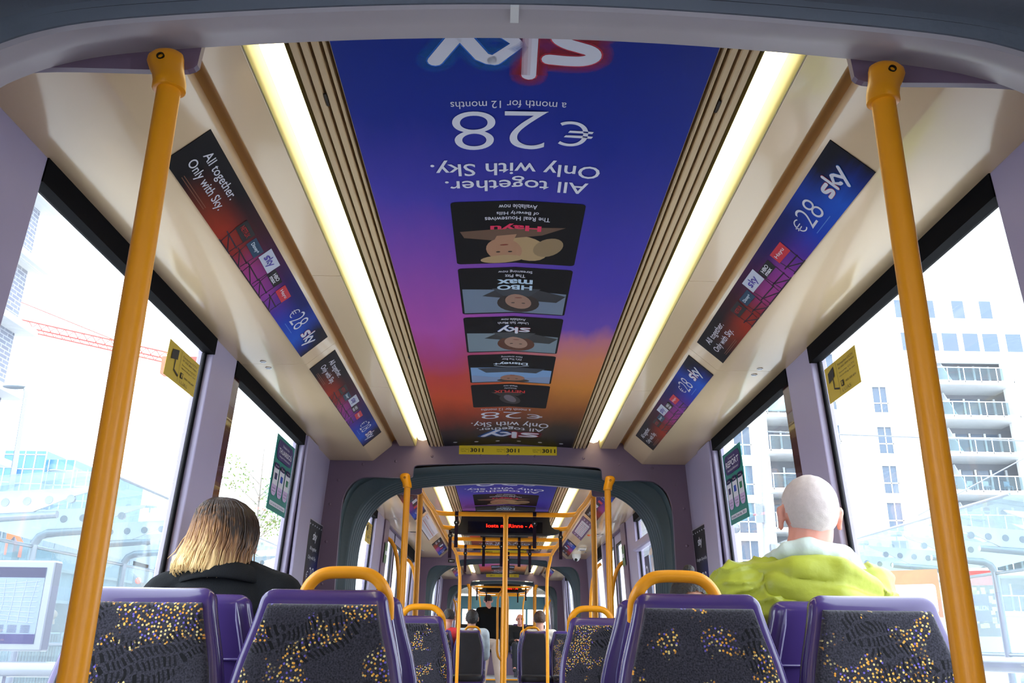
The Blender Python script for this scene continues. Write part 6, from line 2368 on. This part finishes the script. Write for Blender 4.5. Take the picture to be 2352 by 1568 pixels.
for x0, x1, first in ((34.4, 42.2, 0), (21.8, 25.2, 1)):
    for z in slabs[first:]:
        m = MB().box((x0 - 0.3, YF - 1.1, z - 0.18), (x1 + 0.35, YF + 2.2, z + 0.16))
        b_ = m.build('balcony', M['slabw'], t)
        m = MB().box((x0 - 0.2, YF - 1.05, z + 0.25), (x1 + 0.25, YF - 1.02, z + 1.25)); m.build('balcony_glass', M['rail_glass'], b_)
        m = MB()
        m.box((x0 - 0.25, YF - 1.10, z + 1.27), (x1 + 0.3, YF - 1.02, z + 1.34))
        nn = int((x1 - x0) / 1.15)
        for k in range(nn + 1):
            xx = x0 - 0.2 + (x1 - x0 + 0.4) * k / nn
            m.box((xx - 0.03, YF - 1.10, z), (xx + 0.03, YF - 1.06, z + 1.3))
        m.build('handrail', M['wframe'], b_)
        # glazed doors behind each balcony
        m = MB()
        nd = int((x1 - x0) / 1.3)
        for k in range(nd):
            xx = x0 + 0.2 + k * (x1 - x0) / nd
            m.box((xx, YF + 2.1, z + 0.2), (xx + 0.95, YF + 2.2, z + 2.35))
        m.build('glazed_doors', M['wglass'], b_)
        m = MB()
        for k in range(nd + 1):
            xx = x0 + 0.05 + k * (x1 - x0) / nd
            m.box((xx - 0.1, YF + 2.02, z + 0.16), (xx + 0.06, YF + 2.12, z + 2.4))
        m.build('door_frames', M['wframe'], b_)
        if x1 - x0 > 5:
            m = MB()
            xx = x0 + 2.9
            m.prism([(YF - 0.9, z + 0.16), (YF + 2.1, z + 0.16), (YF + 2.1, z + 2.6), (YF + 0.9, z + 2.6)], xx, xx + 0.06, 'x')
            m.build('divider_screen', M['wframe'], b_)
# upper storeys set back
m = MB().box((32.5, YF + 1.0, 30.0), (60, YF + 10, 31.8)); m.build('penthouse', M['render'], t)
for x in (33.8, 36.2, 38.8, 41.2):
    m = MB().box((x, YF - 0.03, 28.0), (x + 1.0, YF, 29.6)); m.build('window', M['wglass'], t)
for x in (34.0, 35.8, 37.5, 39.3, 41.0, 43):
    m = MB().box((x, YF - 0.03, 25.0), (x + 1.3, YF, 26.6)); m.build('window', M['wglass'], t)
# balcony furniture, countable bits
rnd = random.Random(11)
cols = [(196, 130, 70), (206, 206, 210), (120, 150, 170), (200, 70, 60), (90, 140, 90)]
for i, (x, z) in enumerate(((36.1, 12.96), (37.6, 12.96), (35.6, 9.86), (36.8, 9.86), (39.6, 9.86), (41.3, 9.86), (38.9, 12.96), (40.6, 12.96))):
    c = cols[i % 5]
    tt = thing('balcony_chair', 'small slatted chair on the %s balcony, %s of the row' % ('fourth' if z > 11 else 'fifth', ('first', 'second', 'third', 'fourth', 'fifth', 'sixth', 'seventh', 'eighth')[i]), 'chair', (x, YF - 0.3, z), 'chairs out on the balconies')
    m = MB(); m.box((x, YF - 0.55, z + 0.42), (x + 0.45, YF - 0.1, z + 0.47)); m.build('seat', flat('balc%d' % (i % 5), c), tt)
    m = MB(); m.box((x, YF - 0.12, z + 0.45), (x + 0.45, YF - 0.08, z + 0.9)); m.build('backrest', flat('balc%d' % (i % 5), c), tt)
    for dx in (0.0, 0.41):
        for dy in (-0.55, -0.12):
            m = MB(); m.box((x + dx, YF + dy, z), (x + dx + 0.04, YF + dy + 0.04, z + 0.42)); m.build('leg', flat('balc%d' % (i % 5), c), tt)

# mast with security camera outside right, wires
t = thing('camera_mast', 'white pole with brackets and a hanging dome camera outside the right window', 'mast', (4.15, 14, 0.08))
m = MB(); m.tube([(4.10, 14, 0.08), (4.16, 14, 2.4), (4.30, 14, 5.2)], [0.085, 0.07, 0.06], 12); m.build('post', M['shel'], t, smooth=60)
m = MB(); m.tube([(4.14, 14, 3.02), (3.95, 14, 3.10), (3.75, 14, 3.06), (3.69, 14, 2.96)], 0.018, 8); m.build('arm', M['shel2'], t, smooth=60)
m = MB(); m.ball((3.69, 14, 2.87), 0.075, 8, 14, (1, 1, 1.1)); m.build('dome', M['shel2'], t, smooth=True)
m = MB(); m.box((4.0, 13.9, 2.95), (4.12, 13.96, 3.25)); m.box((4.2, 13.9, 2.5), (4.42, 13.96, 2.62)); m.build('bracket', M['shel2'], t)
def wire(a, b, label, sag=0.15):
    m = MB()
    a = Vector(a); b = Vector(b)
    m.tube([a.lerp(b, i / 10) - Vector((0, 0, sag * math.sin(PI * i / 10))) for i in range(11)], 0.012, 5)
    tag(m.build('overhead_wire', M['shel2'], smooth=60), label, 'wire')
wire((4.2, 14, 4.45), (16, 16.5, 4.9), 'thin tram wire running right from the camera mast', 0.05)
wire((7.6, 16, 3.4), (16.5, 19.0, 7.6), 'slanting overhead wire crossing the balconies', 0.0)

# poster case and car behind the right shelter
t = thing('poster_case', 'bright lit poster case in the right hand shelter', 'poster', (8.6, 15.6, 0.08))
fr = Frame((7.98, 15.95, 1.05), (0.86, -0.50, 0), (0, 0, 1), 0.72, 1.35)
m = MB(); m.slab(fr.p(-0.05, -0.05), fr.p(0.77, -0.05), fr.p(0.77, 1.40), fr.p(-0.05, 1.40), -0.06); m.build('case_frame', M['render'], t)
def pn(nm, rgb, r, l=0.004):
    m = MB(); fr.panel(m, *r, lift=l); m.build(nm, flat(nm, rgb), t)
pn('poster_ground', (70, 64, 60), (0.0, 0.25, 0.72, 1.35))
pn('poster_heading', (232, 70, 70), (0.0, 1.10, 0.72, 1.35), 0.006)
pn('poster_foot', (236, 236, 238), (0.0, 0.0, 0.72, 0.25), 0.006)
pn('poster_panel', (78, 76, 180), (0.22, 0.50, 0.56, 0.95), 0.008)
rnd = random.Random(2)
m = MB()
for i in range(40):
    a, b = rnd.uniform(0.02, 0.62), rnd.uniform(0.27, 1.0)
    fr.panel(m, a, b, a + 0.07, b + 0.07, 0.0065)
m.build('poster_blocks', flat('poster_amber', (226, 190, 90)), t)
m = MB(); fr.text(m, '55 MILLION', 0.25, 0.68, 0.28, 0.08, 0.010, 0.02); m.build('poster_words', M['ink'], t)
t = thing('orange_sign', 'orange and white printed sign beyond the lime jacket, by the right pole', 'sign', (6.4, 13.9, 0.08))
fr = Frame((5.9, 14.6, 1.55), (0.8, -0.6, 0), (0, 0, 1), 1.1, 0.72)
m = MB(); m.slab(fr.p(0, 0), fr.p(1.1, 0), fr.p(1.1, 0.72), fr.p(0, 0.72), -0.03); m.build('board', flat('orange_board', (240, 110, 76)), t)
m = MB(); fr.panel(m, 0.28, 0.06, 1.05, 0.50, 0.004, 0.05); m.build('text_panel', M['render'], t)
m = MB()
for i, s_ in enumerate(('Your ticket', 'is checked', 'on board')):
    fr.text(m, s_, 0.42, 0.36 - 0.12 * i, 0.45, 0.07, 0.008)
m.build('printed_words', flat('pale_ink', (150, 160, 180)), t)
m = MB(); m.box((6.3, 14.2, 0.08), (6.38, 14.28, 1.55)); m.build('post', M['shel2'], t)

def car(x, y, label):
    t = thing('car', label, 'car', (x, y, -0.25))
    z0 = -0.25
    body = [(-2.1, 0.35), (-2.15, 0.75), (-1.9, 0.92), (-1.15, 0.98), (1.55, 0.98), (2.1, 0.9), (2.15, 0.6), (2.1, 0.33)]
    m = MB(); m.loft([[(x + px * 1.0, y + s_ * k, z0 + pz) for px, pz in body] for s_, k in ((-1, 0.88), (1, 0.88))]); m.build('body', mat('dark_blue_car_paint', (58, 70, 92), 0.2, coat=0.6), t, bevel=0.06)
    cab = [(-1.1, 0.95), (-0.5, 1.42), (1.0, 1.45), (1.6, 0.97)]
    m = MB(); m.loft([[(x + px, y + s_ * 0.78, z0 + pz) for px, pz in cab] for s_ in (-1, 1)]); m.build('cabin_glass', M['wglass'], t, bevel=0.05)
    for dx in (-1.35, 1.35):
        for s_ in (-1, 1):
            m = MB(); m.tube([(x + dx, y + s_ * 0.90, z0 + 0.33), (x + dx, y + s_ * 0.68, z0 + 0.33)], 0.33, 24)
            w = m.build('wheel', M['black'], t, smooth=40)
            m = MB(); m.tube([(x + dx, y + s_ * 0.915, z0 + 0.33), (x + dx, y + s_ * 0.88, z0 + 0.33)], 0.20, 10); m.build('hub', M['steel'], w, smooth=30)
car(13.6, 19.6, 'dark blue parked car half seen behind the right shelter')
t = thing('platform_bench', 'pale metal perch rail at the bottom right outside the window', 'bench', (3.0, 5.35, 0.08))
m = MB(); m.tube([(2.55, 6.9, 1.02), (3.3, 5.2, 1.02)], 0.045, 12); m.build('top_tube', M['shel2'], t, smooth=60)
m = MB(); m.tube([(2.7, 6.55, 0.08), (2.7, 6.55, 1.0)], 0.03, 10); m.build('post', M['shel2'], t, smooth=60)
m = MB(); m.tube([(3.15, 5.54, 0.08), (3.15, 5.54, 1.0)], 0.03, 10); m.build('post', M['shel2'], t, smooth=60)
